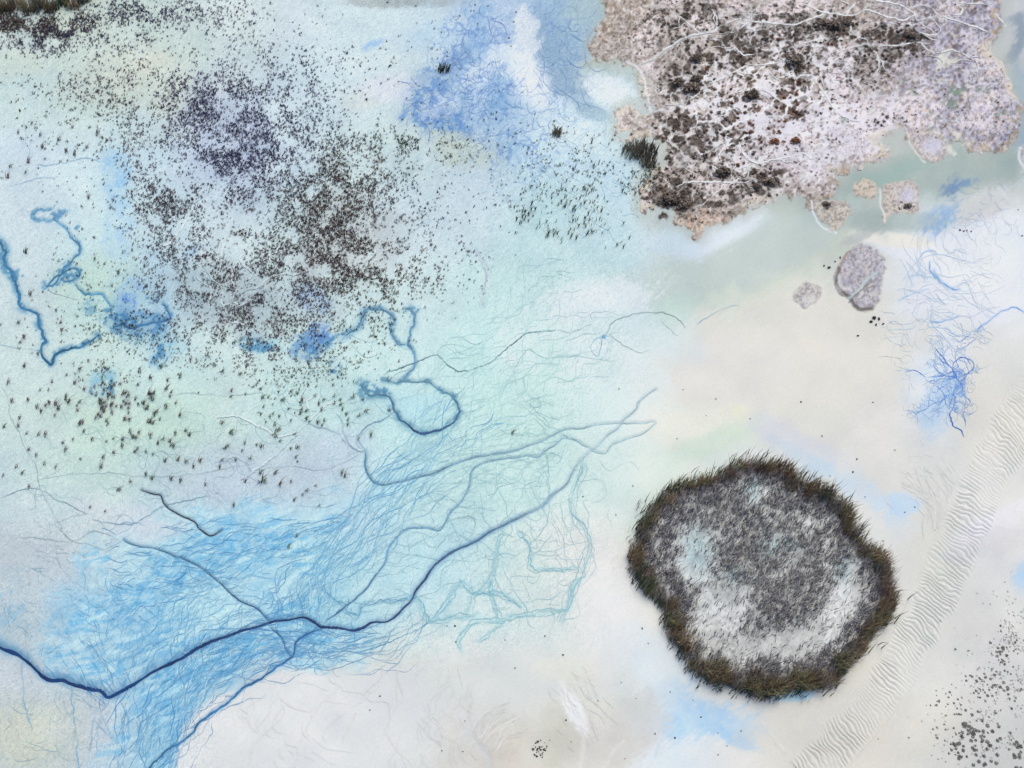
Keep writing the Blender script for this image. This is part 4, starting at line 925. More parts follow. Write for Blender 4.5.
# channels
for i, k in enumerate(CH):
    w0, w1, c0, c1, sw, sc, sa, jt = CHS[k]
    p = CHP[k]; n = len(p)
    tan = np.gradient(p, axis=0); tan /= np.linalg.norm(tan, axis=1)[:, None] + 1e-9
    nor = np.stack([-tan[:, 1], tan[:, 0]], 1)
    rs = np.random.RandomState(900 + i)
    t = np.linspace(0, 1, n)
    w = (w0 + (w1 - w0) * t) * (1 + 0.25 * np.sin(t * n / 3.1 + 1) * rs.rand() + 1.1 * (np.convolve(rs.rand(n + 4), np.ones(5) / 5, 'valid') - 0.5))
    w *= np.clip(np.minimum(t * n / 5, (1 - t) * n / 8) + 0.15, 0.15, 1)
    if k in ('main',):
        w *= np.where(t < 0.5, 1, 1) * (1 + 0.2 * np.sin(t * 40))
    if k == 'oval': w *= 0.6 + 0.6 * np.exp(-((t - 0.42) / 0.18) ** 2)
    verts = []; cols = []
    tone = 0.85 + 0.3 * vnoise(t * n / 7.0, np.zeros(n) + i, 77)
    cd = np.array((30, 78, 128) if k == 'oval' else c0, float)
    for j in range(n):
        a = p[j] + nor[j] * w[j]; b = p[j] - nor[j] * w[j]; mid = p[j]
        z = float(height_at(p[j][0], p[j][1]))
        tt = min(1.0, max(0.0, (t[j] - 0.62) / 0.25)) if k == 'main' else t[j]
        c = np.array(c0, float) * (1 - tt) + np.array(c1, float) * tt
        if k == 'oval': c = c + (cd - c) * math.exp(-((t[j] - 0.42) / 0.2) ** 2)
        c = lin(np.clip(c * tone[j], 0, 255))
        for q2, zz in ((a, 0.024), (mid, 0.026), (b, 0.024)):
            x, y = ground_xy(q2[0], q2[1]); verts.append((float(x), float(y), z + zz)); cols.append(c)
    faces = []
    for j in range(n - 1):
        for s in (0, 1): faces.append((3 * j + s, 3 * j + s + 1, 3 * j + 4 + s, 3 * j + 3 + s))
    o = make_obj("water_channel", verts, faces, M_WATER, np.array(cols))
    structure(o)

# thin water threads, tracks and salt veins as ribbons on the relief
def tint_at(u, v):
    x = np.clip((u + MARGIN) / STEP, 0, NW - 1).astype(int); y = np.clip((v + MARGIN) / STEP, 0, NH - 1).astype(int)
    return TINT[y, x]
RB = {}
rsr = np.random.RandomState(15)
for p, hw, col, al, nm in THREADS:
    n = len(p)
    if n < 3 or p[:, 0].max() < -30 or p[:, 0].min() > 1054 or p[:, 1].max() < -30 or p[:, 1].min() > 798: continue
    tn = np.gradient(p, axis=0); tn /= np.linalg.norm(tn, axis=1)[:, None] + 1e-9
    t = np.linspace(0, 1, n)
    w = hw * (0.65 + 0.7 * rsr.rand(n)) * np.clip(np.minimum(t, 1 - t) * n / 4 + 0.15, 0, 1)
    off = np.stack([-tn[:, 1], tn[:, 0]], 1) * w[:, None]
    z = height_at(p[:, 0], p[:, 1]) + 0.006 + 0.010 * rsr.rand() + (0.03 if nm == 'salt_veins' else 0.0)
    c = tint_at(p[:, 0], p[:, 1]); fade = al * np.clip(0.62 + 0.7 * (rsr.rand() - 0.5) + 0.3 * np.sin(t * n / 6 + rsr.rand() * 6), 0, 1)
    c = lin(np.clip(c + (np.array(col, np.float32) - c) * fade[:, None], 5, 245))
    d = RB.setdefault(nm, {'v': [], 'c': [], 'q': [], 'n': 0})
    for sgn in (1, -1):
        x, y = ground_xy(p[:, 0] + sgn * off[:, 0], p[:, 1] + sgn * off[:, 1])
        d['v'].append(np.stack([x, y, z], 1)); d['c'].append(c)
    i = d['n'] + np.arange(n - 1)
    d['q'].append(np.stack([i, i + n, i + n + 1, i + 1], 1)); d['n'] += 2 * n
for nm, d in RB.items():
    q = np.concatenate(d['q'])
    structure(make_obj(nm, np.concatenate(d['v']), None, M_GROUND, np.concatenate(d['c']), np.zeros(d['n']), False, None, q.ravel(), np.arange(0, q.size, 4)))

# wind ripples: a belt of real ridges
cen = smooth_line([(1046, 372), (1030, 402), (1011, 434), (981, 486), (960, 540), (921, 626), (880, 695), (838, 744), (808, 778)], 0.6)
tan = np.gradient(cen, axis=0); tan /= np.linalg.norm(tan, axis=1)[:, None]
nor = np.stack([-tan[:, 1], tan[:, 0]], 1)
n = len(cen); half = np.interp(np.arange(n), [0, n * 0.35, n * 0.75, n], [26, 26, 23, 26])
T = np.linspace(-1, 1, 61)
RU = cen[:, 0:1] + nor[:, 0:1] * half[:, None] * T; RV = cen[:, 1:2] + nor[:, 1:2] * half[:, None] * T
s_ = np.arange(n) / n
ang = np.radians(np.interp(s_, [0, 0.35, 0.7, 1], [14, 18, 30, 34]))[:, None]
wob = (fbm(RU, RV, 22, 811, 3) - 0.5) * 15 + (fbm(RU, RV, 7, 821, 2, rot=0.5, stretch=2.5) - 0.5) * 3.2
arc = np.cumsum(np.r_[0, np.hypot(*np.diff(cen, axis=0).T)])[:, None]
lean = np.sin(ang - np.arctan2(nor[:, 1], nor[:, 0])[:, None])
ph = arc + half[:, None] * T * np.interp(s_, [0, 0.5, 1], [0.35, 0.22, 0.12])[:, None] + wob
wl = np.interp(s_, [0, 0.4, 1], [5.0, 5.4, 5.6])[:, None]
saw = ph / 4.1 * 2 * np.pi
wave = np.sin(saw) + 0.35 * np.sin(2 * saw + 0.8)
amp = (0.3 + 1.1 * sstep(0.3, 0.68, fbm(RU, RV, 26, 841, 3))) * (1 - sstep(0.6, 0.98, np.abs(T + (fbm(RU, RV, 16, 851, 2) - 0.5) * 0.6)))
gx, gy = ground_xy(RU, RV)
zz = height_at(RU, RV) + 0.012 + amp * wave * 0.033 + 0.02 * (1 - T ** 2) - 0.06 * sstep(0.93, 1.0, np.abs(T))
xi = np.clip(((RU + MARGIN) / STEP).astype(int), 0, NW - 1); yi = np.clip(((RV + MARGIN) / STEP).astype(int), 0, NH - 1)
idx = np.arange(n * 61).reshape(n, 61)
q = np.stack([idx[:-1, :-1], idx[:-1, 1:], idx[1:, 1:], idx[1:, :-1]], -1).reshape(-1, 4)[:, ::-1]
rip = make_obj("sand_ripples", np.stack([gx.ravel(), gy.ravel(), zz.ravel()], 1), None, M_GROUND, ALB[yi, xi].reshape(-1, 3), np.zeros(n * 61), True, None, q.ravel(), np.arange(0, q.size, 4))
structure(rip)

# ------------------------------------------------------------------ plants
def blade(rs, V_, Fc, C_, x, y, z, h, lean_x, lean_y, w, cb, ct, segs=2):
    """one flat tapering leaf with a bend, standing at x, y, z"""
    a = rs.rand() * math.pi
    dx, dy = math.cos(a) * w, math.sin(a) * w
    b0 = len(V_)
    for s in range(segs):
        t = s / segs; k = t * t
        px, py, pz = x + lean_x * k, y + lean_y * k, z + h * t
        ww = 1 - 0.45 * t
        V_.append((px - dx * ww, py - dy * ww, pz)); V_.append((px + dx * ww, py + dy * ww, pz))
        c = cb + (ct - cb) * t; C_.append(c); C_.append(c)
    V_.append((x + lean_x, y + lean_y, z + h)); C_.append(ct)
    for s in range(segs - 1):
        i = b0 + 2 * s; Fc.append((i, i + 1, i + 3, i + 2))
    i = b0 + 2 * (segs - 1); Fc.append((i, i + 1, i + 2))
def tuft_geo(rs, V_, Fc, C_, x, y, z, size, cb, ct, nb=7, wind=(0.35, 0.15), wk=0.10, spread=0.28):
    for k in range(nb):
        r = rs.rand() * spread * size; th = rs.rand() * 6.28
        h = size * rs.uniform(0.55, 1.1)
        lx = (wind[0] + rs.randn() * 0.32) * h; ly = (wind[1] + rs.randn() * 0.32) * h
        j = rs.uniform(0.75, 1.25)
        blade(rs, V_, Fc, C_, x + math.cos(th) * r, y + math.sin(th) * r, z, h, lx, ly, size * wk * rs.uniform(0.7, 1.3), cb * j, ct * j)
def shrub_geo(rs, V_, Fc, C_, x, y, z, size, cb, ct, nl=26, leaf=1.0, lobes=0):
    """a low cushion: leaf faces through a dome"""
    cs = [(rs.uniform(-0.3, 0.3) * size, rs.uniform(-0.22, 0.22) * size, rs.uniform(0.35, 0.7)) for k in range(lobes)] or [(0, 0, 1.0)]
    for k in range(nl):
        th = rs.rand() * 6.28; r = math.sqrt(rs.rand()) * (1.0 + 0.25 * rs.randn() * (lobes > 0)); el = rs.rand()
        ox, oy, sc = cs[rs.randint(len(cs))]
        px = x + ox + math.cos(th) * r * size * 0.5 * sc; py = y + oy + math.sin(th) * r * size * 0.5 * sc
        pz = z + size * 0.42 * math.sqrt(max(0.0, 1 - r * r)) * (0.35 + 0.65 * el)
        s = size * rs.uniform(0.10, 0.2) * leaf
        a = rs.rand() * 6.28; t = rs.uniform(0.2, 1.0)
        u_ = np.array((math.cos(a), math.sin(a), rs.uniform(-0.4, 0.4))) * s
        v_ = np.array((-math.sin(a) * t, math.cos(a) * t, rs.uniform(-0.7, 0.7))) * s
        i = len(V_); p = np.array((px, py, max(pz, z + 0.02)))
        V_.extend([tuple(p - u_), tuple(p + v_ * 0.7), tuple(p + u_), tuple(p - v_ * 0.7)])
        c = (cb + (ct - cb) * el) * rs.uniform(0.7, 1.3)
        C_.extend([c] * 4); Fc.append((i, i + 1, i + 2, i + 3))
    for k in range(4):   # woody stems from the root
        th = rs.rand() * 6.28
        blade(rs, V_, Fc, C_, x, y, z - 0.02, size * 0.35, math.cos(th) * size * 0.3, math.sin(th) * size * 0.3, size * 0.03, cb, cb)
def build_stuff(name, V_, Fc, C_, label):
    V_ = np.array(V_, np.float32)
    sizes = np.array([len(f) for f in Fc]); loops = np.concatenate([np.array(f) for f in Fc]) if len(Fc) < 2000 else np.fromiter((i for f in Fc for i in f), np.int32)
    starts = np.r_[0, np.cumsum(sizes)[:-1]]
    o = make_obj(name, V_, None, M_PLANT, np.array(C_, np.float32), None, False, None, loops, starts)
    return stuff(o, label)
def variant(name, fn, seed):
    rs = np.random.RandomState(seed); V_, Fc, C_ = [], [], []
    fn(rs, V_, Fc, C_)
    o = make_obj(name, V_, Fc, M_PLANT, np.array(C_, np.float32), None, False)
    COL.objects.unlink(o)
    return o
def place(proto, u, v, label, cat, group, scale=1.0, rz=0.0, sink=0.01):
    o = proto.copy(); COL.objects.link(o)
    x, y = ground_xy(u, v)
    o.location = (float(x), float(y), float(height_at(u, v)) - sink)
    o.rotation_euler = (0, 0, rz); o.scale = (scale,) * 3
    return tag(o, label, cat, group)
L3 = lambda c: lin(c).astype(np.float32)

LM_LEFT = [("the long blue gully", 42, 325), ("the blue pool at far left", 130, 316), ("the pool under the field", 316, 338), ("the oval channel loop", 426, 408), ("the black hook channel", 182, 512), ("the leftmost faint track", 20, 445), ("the knot of brown tufts", 105, 378), ("the forked blue channel", 408, 330), ("the dark bank in the corner", 50, 25), ("the green mud patch at left", 200, 425), ("the joint of the purple channels", 363, 453), ("the blue spur channel", 62, 240)]
LM_MARSH = [("the biggest round bush", 750, 97), ("the black thicket by the path", 690, 84), ("the lower left shore", 672, 205), ("the rust bush pair", 785, 142), ("the long thicket at the top", 832, 26), ("the white ring paths", 922, 20), ("the wide black bush", 795, 63), ("the long white path", 710, 183), ("the green seep", 955, 95), ("the dense rush stand", 642, 155), ("the pale main path", 685, 40)]
LM_RUSH = [("the dense rush stand", 640, 152), ("the lone rush clump", 557, 132), ("the royal blue pool", 460, 90), ("the marsh shore", 660, 205), ("the blue star seep", 602, 337)]
LM_FLAT = [("the reed island", 765, 580), ("the oval channel loop", 426, 408), ("the tight stone cluster", 540, 749), ("the grey islet", 862, 277), ("the ripple belt", 930, 600), ("the blue star seep", 602, 337), ("the branching blue seep", 957, 380), ("the royal blue pool", 460, 90), ("the blue fan", 220, 600)]
def where(u, v, marks):
    nm, a, b = min(marks, key=lambda m: (m[1] - u) ** 2 + (m[2] - v) ** 2)
    du, dv = u - a, v - b
    if math.hypot(du, dv) < 14: return "close beside " + nm
    i = int(((math.degrees(math.atan2(-dv, du)) + 22.5) % 360) // 45)
    w = ["right of", "up and right of", "above", "up and left of", "left of", "down and left of", "below", "down and right of"][i]
    return ("far " if math.hypot(du, dv) > 60 and i % 2 == 0 else "") + w + " " + nm
# -- density of grass tufts on the flats (u, v, ru, rv, density per 100 px^2, palette)
INDIGO, BROWN, GREEN, MAUVE = ((96, 92, 120), (146, 142, 176)), ((108, 92, 88), (158, 140, 132)), ((92, 104, 92), (142, 152, 132)), ((112, 98, 108), (162, 146, 156))
fields = [
 (215, 108, 48, 30, 5.0, INDIGO), (222, 155, 45, 28, 5.0, INDIGO), (165, 208, 26, 32, 4.5, MAUVE), (270, 140, 70, 75, 2.6, INDIGO), (300, 75, 60, 30, 1.0, INDIGO), (190, 75, 60, 30, 1.3, INDIGO),
 (330, 205, 38, 36, 5.5, BROWN), (340, 250, 42, 40, 5.0, BROWN), (345, 168, 45, 30, 3.2, BROWN), (300, 280, 50, 35, 2.4, MAUVE), (370, 285, 40, 25, 3.0, BROWN), (395, 265, 40, 45, 1.4, BROWN), (400, 200, 40, 50, 1.1, INDIGO), (400, 140, 34, 16, 3.0, GREEN), (440, 150, 40, 20, 0.8, GREEN), (440, 275, 30, 20, 0.7, INDIGO), (465, 270, 20, 30, 0.5, INDIGO),
 (250, 240, 80, 60, 2.6, MAUVE), (245, 305, 75, 40, 3.2, MAUVE), (180, 270, 40, 40, 1.8, MAUVE), (290, 345, 60, 30, 1.6, MAUVE), (360, 335, 40, 30, 1.2, GREEN), (310, 372, 60, 20, 0.7, GREEN), (150, 335, 50, 30, 0.9, MAUVE), (110, 330, 40, 30, 0.7, GREEN), (105, 375, 22, 16, 3.0, BROWN), (235, 350, 60, 28, 1.3, MAUVE),
 (120, 130, 40, 50, 0.8, MAUVE), (150, 180, 30, 50, 1.2, MAUVE), (150, 100, 40, 40, 1.0, MAUVE), (75, 90, 45, 16, 1.1, MAUVE), (110, 80, 30, 20, 0.9, MAUVE), (90, 120, 60, 40, 0.3, GREEN), (40, 150, 50, 40, 0.12, GREEN), (100, 210, 40, 40, 0.25, MAUVE), (90, 275, 40, 30, 0.35, MAUVE), (60, 330, 50, 40, 0.12, MAUVE),
 (25, 26, 60, 14, 7.0, BROWN), (120, 12, 70, 14, 4.0, INDIGO), (95, 38, 55, 18, 4.0, INDIGO), (175, 10, 60, 16, 2.2, INDIGO), (45, 40, 50, 14, 4.5, INDIGO), (30, 22, 60, 16, 6.0, BROWN), (225, 20, 50, 20, 0.6, INDIGO), (20, 85, 40, 20, 0.3, MAUVE), (330, 25, 30, 20, 0.15, INDIGO), (420, 60, 60, 60, 0.12, GREEN),
 (590, 165, 60, 30, 0.5, GREEN), (560, 180, 40, 40, 0.3, GREEN), (520, 150, 40, 40, 0.2, INDIGO), (655, 170, 14, 20, 2.0, GREEN), (640, 180, 16, 14, 1.6, GREEN), (480, 200, 50, 40, 0.25, INDIGO), (300, 410, 50, 30, 0.25, GREEN)]
def field_points():
    P = []
    rs = np.random.RandomState(21)
    for (a, b, c, d, dens, pal) in fields:
        n = int(dens / 100.0 * math.pi * c * d * 8.0)
        x = a + rs.randn(n) * c * 0.62; y = b + rs.randn(n) * d * 0.62
        cl = fbm(x, y, 13, 905, 3)              # clumping with bare gaps between
        keep = rs.rand(n) < 0.12 + 0.88 * sstep(0.36, 0.58, cl)
        for i in np.where(keep)[0]: P.append((x[i], y[i], pal, rs.uniform(0.7, 1.25)))
    return P
TP = [p for p in field_points() if -30 < p[1] < 560 and -40 < p[0] < 660]
# -- single tufts that can be told apart on the open mud, read off the photograph
open_tufts = [(37, 405), (18, 424), (26, 431), (38, 432), (45, 432), (29, 447), (36, 453), (44, 462), (63, 440), (65, 447), (73, 436), (79, 421), (16, 465), (3, 473), (22, 471), (55, 464), (80, 456), (101, 465), (106, 439), (114, 450), (113, 436), (122, 444), (123, 437), (130, 430), (132, 434), (135, 449), (137, 446), (146, 449), (153, 452), (157, 441), (163, 436), (165, 459), (171, 443), (174, 444), (178, 458), (186, 460), (193, 465), (200, 459), (222, 457), (225, 445), (228, 443), (231, 431), (242, 448), (235, 457), (250, 455), (220, 465), (146, 472), (151, 476), (130, 479), (118, 487), (105, 508), (143, 400), (148, 405), (153, 397), (160, 417), (150, 420), (175, 400), (166, 405), (179, 413), (222, 421), (230, 430), (234, 503), (205, 483), (103, 455), (92, 437), (180, 478), (171, 477), (245, 479), (29, 485), (90, 504), (49, 400), (20, 415), (4, 425), (28, 397), (68, 398), (12, 399), (55, 412),
 (274, 431), (276, 427), (270, 414), (301, 398), (300, 410), (306, 416), (317, 420), (318, 402), (323, 397), (334, 393), (353, 394), (366, 408), (371, 433), (389, 408), (297, 445), (264, 479), (275, 470), (260, 471), (342, 471), (344, 474), (315, 483), (306, 488), (302, 492), (294, 498), (319, 503), (296, 534), (288, 544), (291, 479), (279, 481), (261, 444), (262, 395), (283, 397), (314, 393), (340, 402), (512, 430),
 (110, 100), (32, 120), (40, 133), (72, 125), (97, 131), (42, 145), (66, 149), (74, 150), (28, 160), (86, 145), (58, 138), (10, 164), (18, 130), (8, 175), (25, 170),
 (104, 262), (95, 257), (118, 270), (88, 195), (60, 320), (62, 327), (56, 308), (20, 340), (24, 335), (18, 320), (30, 292), (25, 250), (8, 380), (24, 364), (38, 352), (112, 284), (190, 357), (207, 352), (233, 340), (180, 373), (160, 364), (150, 375), (240, 372), (222, 368), (52, 380), (66, 372), (80, 366), (88, 358), (75, 380)]
rs = np.random.RandomState(33)
for (a, b, c, d, n_) in ((128, 396, 40, 16, 42), (95, 412, 34, 16, 16), (165, 425, 26, 18, 14), (60, 400, 24, 12, 10)):
    open_tufts += [(a + rs.randn() * c * 0.6, b + rs.randn() * d * 0.6) for k in range(n_)]
def px_size(v, px): return px * metres_per_px(v)
tuft_vars = {}
for gi, (nm, pal) in enumerate((('indigo', INDIGO), ('brown', BROWN), ('green', GREEN), ('mauve', MAUVE))):
    cb, ct = L3(pal[0]) * 1.3, L3(pal[1]) * 1.3
    tuft_vars[nm] = [variant("grass_tuft", lambda r, a, b, c, cb=cb, ct=ct: tuft_geo(r, a, b, c, 0, 0, 0, 1.0, cb, ct, 11, (0.6, 0.2), 0.055, 0.30), 100 + gi * 10 + k) for k in range(5)]
cnt = 0
for (u, v) in open_tufts:
    kind = 'mauve' if u < 140 and rs.rand() < 0.7 else ('green' if rs.rand() < 0.55 else 'brown')
    lab = "lone %s grass tuft %s" % ({'mauve': 'mauve', 'green': 'dark green', 'brown': 'brown'}[kind], where(u, v, LM_LEFT))
    grp = "lone tufts " + where(u, v, LM_LEFT)
    place(random.choice(tuft_vars[kind]), u, v + 3, lab, "grass tuft", grp, px_size(v, rs.uniform(4.5, 8.0)), rs.uniform(-0.5, 0.5))
    cnt += 1
big = place(tuft_vars['green'][0], 262, 481, "broad bushy green tuft on grey mud, biggest above the blue fan", "grass tuft", None, px_size(480, 12), 0.2)
# the nearest of the field tufts are individuals as well, up to the limit; the rest is one mass
TP.sort(key=lambda p: -p[1])
near = []
for p in TP:
    if len(near) >= 296 - cnt - 1: break
    if all((p[0] - q_[0]) ** 2 + (p[1] - q_[1]) ** 2 > 20 for q_ in near): near.append(p)
nearset = set(id(p) for p in near)
pn = {id(INDIGO): 'indigo', id(BROWN): 'brown', id(GREEN): 'green', id(MAUVE): 'mauve'}
for p in near:
    place(random.choice(tuft_vars[pn[id(p[2])]]), p[0], p[1], "dark tuft in the field fringe, " + where(p[0], p[1], LM_LEFT), "grass tuft", "fringe tufts " + where(p[0], p[1], LM_LEFT), px_size(p[1], 5.0 * p[3]), rs.uniform(-0.6, 0.6))
V_, Fc, C_ = [], [], []
pal_lin = {id(k): (L3(k[0]), L3(k[1])) for k in (INDIGO, BROWN, GREEN, MAUVE)}
for p in TP:
    if id(p) in nearset: continue
    x, y = ground_xy(p[0], p[1]); z = float(height_at(p[0], p[1])) - 0.01
    cb, ct = pal_lin[id(p[2])]
    j = rs.uniform(0.45, 1.5)
    tuft_geo(rs, V_, Fc, C_, float(x), float(y), z, px_size(p[1], rs.uniform(1.5, 2.9) * p[3]), cb * j, ct * j, 6, (0.3, 0.12), 0.12, 0.55)
build_stuff("grass_tufts", V_, Fc, C_, "field of dark grass tufts scattered over the pale mud at left")

# -- tall rushes standing in the shallow water left of the marsh
RUSH = (L3((78, 88, 82)), L3((134, 142, 124)))
rush_vars = [variant("rush_tuft", lambda r, a, b, c: tuft_geo(r, a, b, c, 0, 0, 0, 1.0, RUSH[0], RUSH[1], 3, (0.10, 0.03), 0.05, 0.05), 300 + k) for k in range(5)]
rs = np.random.RandomState(44)
n = 0
for (a, b, c, d, m_) in ((525, 217, 12, 9, 20), (565, 208, 22, 14, 34), (590, 225, 24, 14, 40), (548, 235, 20, 8, 16), (615, 240, 14, 8, 6), (575, 190, 26, 14, 18), (600, 155, 40, 20, 16), (640, 180, 14, 14, 18), (540, 200, 30, 20, 8)):
    for k in range(m_):
        u = a + rs.randn() * c * 0.6; v = b + rs.randn() * d * 0.6
        place(random.choice(rush_vars), u, v, "thin dark rush in pale blue shallows, " + where(u, v, LM_RUSH), "rush", "rushes " + where(u, v, LM_RUSH), px_size(v, rs.uniform(5, 9.5)), rs.uniform(-0.5, 0.5)); n += 1
def dense_variant(name, nb, size_m, rad, cb, ct, seed, wind=(0.15, 0.05), wk=0.035):
    def fn(r, a, b, c):
        for k in range(nb):
            rr = math.sqrt(r.rand()) * rad; th = r.rand() * 6.28
            h = size_m * r.uniform(0.5, 1.1) * (1 - 0.35 * rr / rad)
            j = r.uniform(0.6, 1.4)
            blade(r, a, b, c, math.cos(th) * rr, math.sin(th) * rr, 0, h, (wind[0] + r.randn() * 0.22) * h, (wind[1] + r.randn() * 0.22) * h, wk * r.uniform(0.6, 1.4), cb * j, ct * j, 3)
    return variant(name, fn, seed)
def single(proto, u, v, label, cat, scale=1.0): return place(proto, u, v, label, cat, None, scale)
DK = (L3((92, 90, 82)), L3((172, 160, 142)))
single(dense_variant("rush_clump", 60, 1.0, 0.4, DK[0], DK[1], 401), 557, 135, "small dense dark rush clump alone in the milky blue shallows", "rush")
single(dense_variant("rush_clump", 60, 1.0, 0.55, L3((60, 68, 52)), L3((120, 126, 96)), 402, (0.3, 0.1)), 444, 70, "olive bush on the royal blue pool at upper centre", "bush")
for k, (u, v, s, lab) in enumerate(((632, 152, 1.0, "dense dark rush stand on the left tip of the marsh, left half"), (645, 153, 1.15, "dense dark rush stand on the left tip of the marsh, right half"), (648, 162, 0.8, "smaller rush clump hanging below the dense rush stand"))):
    single(dense_variant("rush_clump", 150, 1.2, 0.85, DK[0], DK[1], 410 + k, (0.1, 0.05), 0.04), u, v, lab, "rush", s)

# -- marsh shrubs
SHR = {'dark': (L3((60, 55, 51)), L3((122, 110, 102))), 'rust': (L3((84, 58, 46)), L3((150, 104, 80))), 'grey': (L3((76, 70, 72)), L3((132, 122, 126)))}
shr_fields = [(690, 82, 20, 13, 9, 'dark'), (712, 62, 14, 8, 5, 'dark'), (700, 135, 34, 26, 6.5, 'dark'), (672, 195, 24, 22, 9, 'dark'), (725, 172, 14, 8, 8, 'dark'), (760, 170, 26, 12, 6, 'dark'), (768, 184, 12, 9, 8, 'dark'), (744, 190, 10, 8, 5, 'dark'), (832, 26, 18, 10, 9, 'dark'), (906, 36, 10, 7, 7, 'dark'), (796, 62, 13, 8, 8, 'dark'), (735, 52, 34, 22, 4, 'dark'), (780, 35, 40, 24, 4.5, 'dark'), (770, 95, 40, 30, 3, 'dark'), (792, 100, 12, 18, 6, 'rust'), (740, 110, 40, 24, 3, 'rust'), (770, 130, 40, 26, 2.2, 'rust'), (690, 30, 40, 26, 3, 'dark'), (650, 28, 30, 20, 2.2, 'grey'), (850, 60, 40, 30, 3, 'dark'), (885, 40, 30, 22, 3.5, 'dark'), (820, 110, 30, 30, 1.6, 'dark'), (820, 140, 30, 26, 2.4, 'grey'), (880, 100, 40, 30, 1.0, 'grey'), (880, 120, 22, 7, 3, 'dark'), (720, 150, 60, 50, 2.2, 'dark'), (640, 60, 30, 20, 0.5, 'grey'), (790, 188, 30, 16, 2.2, 'grey'), (826, 205, 8, 4, 8, 'dark'), (908, 207, 8, 3, 8, 'dark'), (950, 60, 50, 40, 0.6, 'grey'), (960, 115, 40, 30, 0.8, 'grey'), (870, 15, 50, 12, 2, 'grey'), (850, 150, 40, 16, 1.2, 'grey')]
rs = np.random.RandomState(55)
SP = []
FM = full[0] + full[2 + list(islet_masks).index('shell')] + full[2 + list(islet_masks).index('square')]
gu, gv = np.meshgrid(np.arange(590, 1022, 3.9), np.arange(-26, 246, 3.3))
gu = gu.ravel() + rs.uniform(-1.6, 1.6, gu.size); gv = gv.ravel() + rs.uniform(-1.4, 1.4, gv.size)
tot_d = np.zeros(gu.size); best = np.zeros(gu.size); kidx = np.zeros(gu.size, int)
kinds = ['dark', 'rust', 'grey']
for (a, b, c, d, dens, kind) in shr_fields:
    w_ = dens * np.exp(-(((gu - a) / (c * 1.15)) ** 2 + ((gv - b) / (d * 1.15)) ** 2) ** 1.4)
    tot_d += w_; kidx = np.where(w_ > best, kinds.index(kind), kidx); best = np.maximum(best, w_)
clump = fbm(gu, gv, 11, 977, 3)
for i in range(gu.size):
    if rs.rand() > min(1.0, tot_d[i] / 2.6) * (0.35 + 0.65 * float(sstep(0.38, 0.52, clump[i]))) + 0.03: continue
    gi, gj = int((gu[i] + MARGIN) / STEP), int((gv[i] + MARGIN) / STEP)
    if FM[gj, gi] < 0.5 or VEIN[gj, gi] > 0.45: continue
    if MAT[gj, gi] < 0.3 and rs.rand() < 0.55: continue
    kk = kinds[kidx[i]] if rs.rand() < 0.8 else random.choice(kinds)
    sz = (1.8 + rs.rand() ** 1.8 * 3.4) * (0.75 + 0.4 * min(1.0, tot_d[i] / 8)) * (0.7 if kinds[kidx[i]] == 'grey' else 1)
    SP.append((gu[i], gv[i], kk, sz))

SP.sort(key=lambda p: -p[3])
shr_vars = {k: [variant("marsh_shrub", lambda r, a, b, c, k=k: shrub_geo(r, a, b, c, 0, 0, 0, 1.0, SHR[k][0], SHR[k][1], 60, 0.9, 3), 500 + 10 * i + j) for j in range(4)] for i, k in enumerate(SHR)}
wordk = {'dark': 'dark', 'rust': 'rusty brown', 'grey': 'grey'}
for p in SP[:270]:
    wh = where(p[0], p[1], LM_MARSH)
    place(random.choice(shr_vars[p[2]]), p[0], p[1], "%s low cushion shrub %s" % (wordk[p[2]], wh), "shrub", "marsh shrubs " + wh, px_size(p[1], p[3]), rs.rand() * 6.28)
def big_shrub(u, v, px, kind, label):
    o = variant("marsh_shrub", lambda r, a, b, c: shrub_geo(r, a, b, c, 0, 0, 0, 1.0, SHR[kind][0] * 1.5, SHR[kind][1] * 1.3, 240, 0.6, 6), int(u))
    place(o, u, v, label, "shrub", None, px_size(v, px), 0.3)
for (u, v, px, kind, lab) in ((750, 98, 19, 'dark', "biggest round dark bush alone on pinkish ground mid marsh"), (680, 84, 16, 'dark', "dark bush at the left end of the black thicket by the marsh path"), (692, 90, 17, 'dark', "dark bush in the middle of the black thicket by the marsh path"), (698, 80, 13, 'dark', "dark bush at the upper right of the black thicket by the marsh path"), (695, 60, 13, 'dark', "dark bush above the black thicket, below the pale path"),
        (822, 26, 16, 'dark', "dark bush, left one in the long thicket at the marsh top"), (834, 27, 17, 'dark', "dark bush, middle one in the long thicket at the marsh top"), (846, 24, 12, 'dark', "dark bush, right one in the long thicket at the marsh top"), (795, 63, 19, 'dark', "wide black bush left of the ring of pale paths"), (910, 38, 13, 'dark', "black bush tucked under the white ring paths, upper right"), (672, 200, 20, 'dark', "broad dark bush near the lower left shore of the marsh"), (684, 206, 14, 'dark', "dark bush just right of the broad one by the lower left shore"), (722, 174, 16, 'dark', "dark bush above the long white path near the marsh foot"), (768, 184, 14, 'dark', "dark bush at the lower right corner of the shrubland"), (755, 188, 11, 'dark', "dark bush left of the lower right corner bush"), (774, 143, 11, 'rust', "round rust red bush on the white crust, left of the pair"), (796, 142, 12, 'rust', "rust and olive bush on the white crust, right of the pair"), (826, 206, 9, 'dark', "dark bush on top of the shell-edged islet"), (908, 207, 8, 'dark', "dark bush on the lower edge of the square islet")):
    big_shrub(u, v, px, kind, lab)
V_, Fc, C_ = [], [], []
for p in SP[270:]:
    x, y = ground_xy(p[0], p[1]); z = float(height_at(p[0], p[1]))
    shrub_geo(rs, V_, Fc, C_, float(x), float(y), z, px_size(p[1], p[3]), *SHR[p[2]], 14, 1.5)
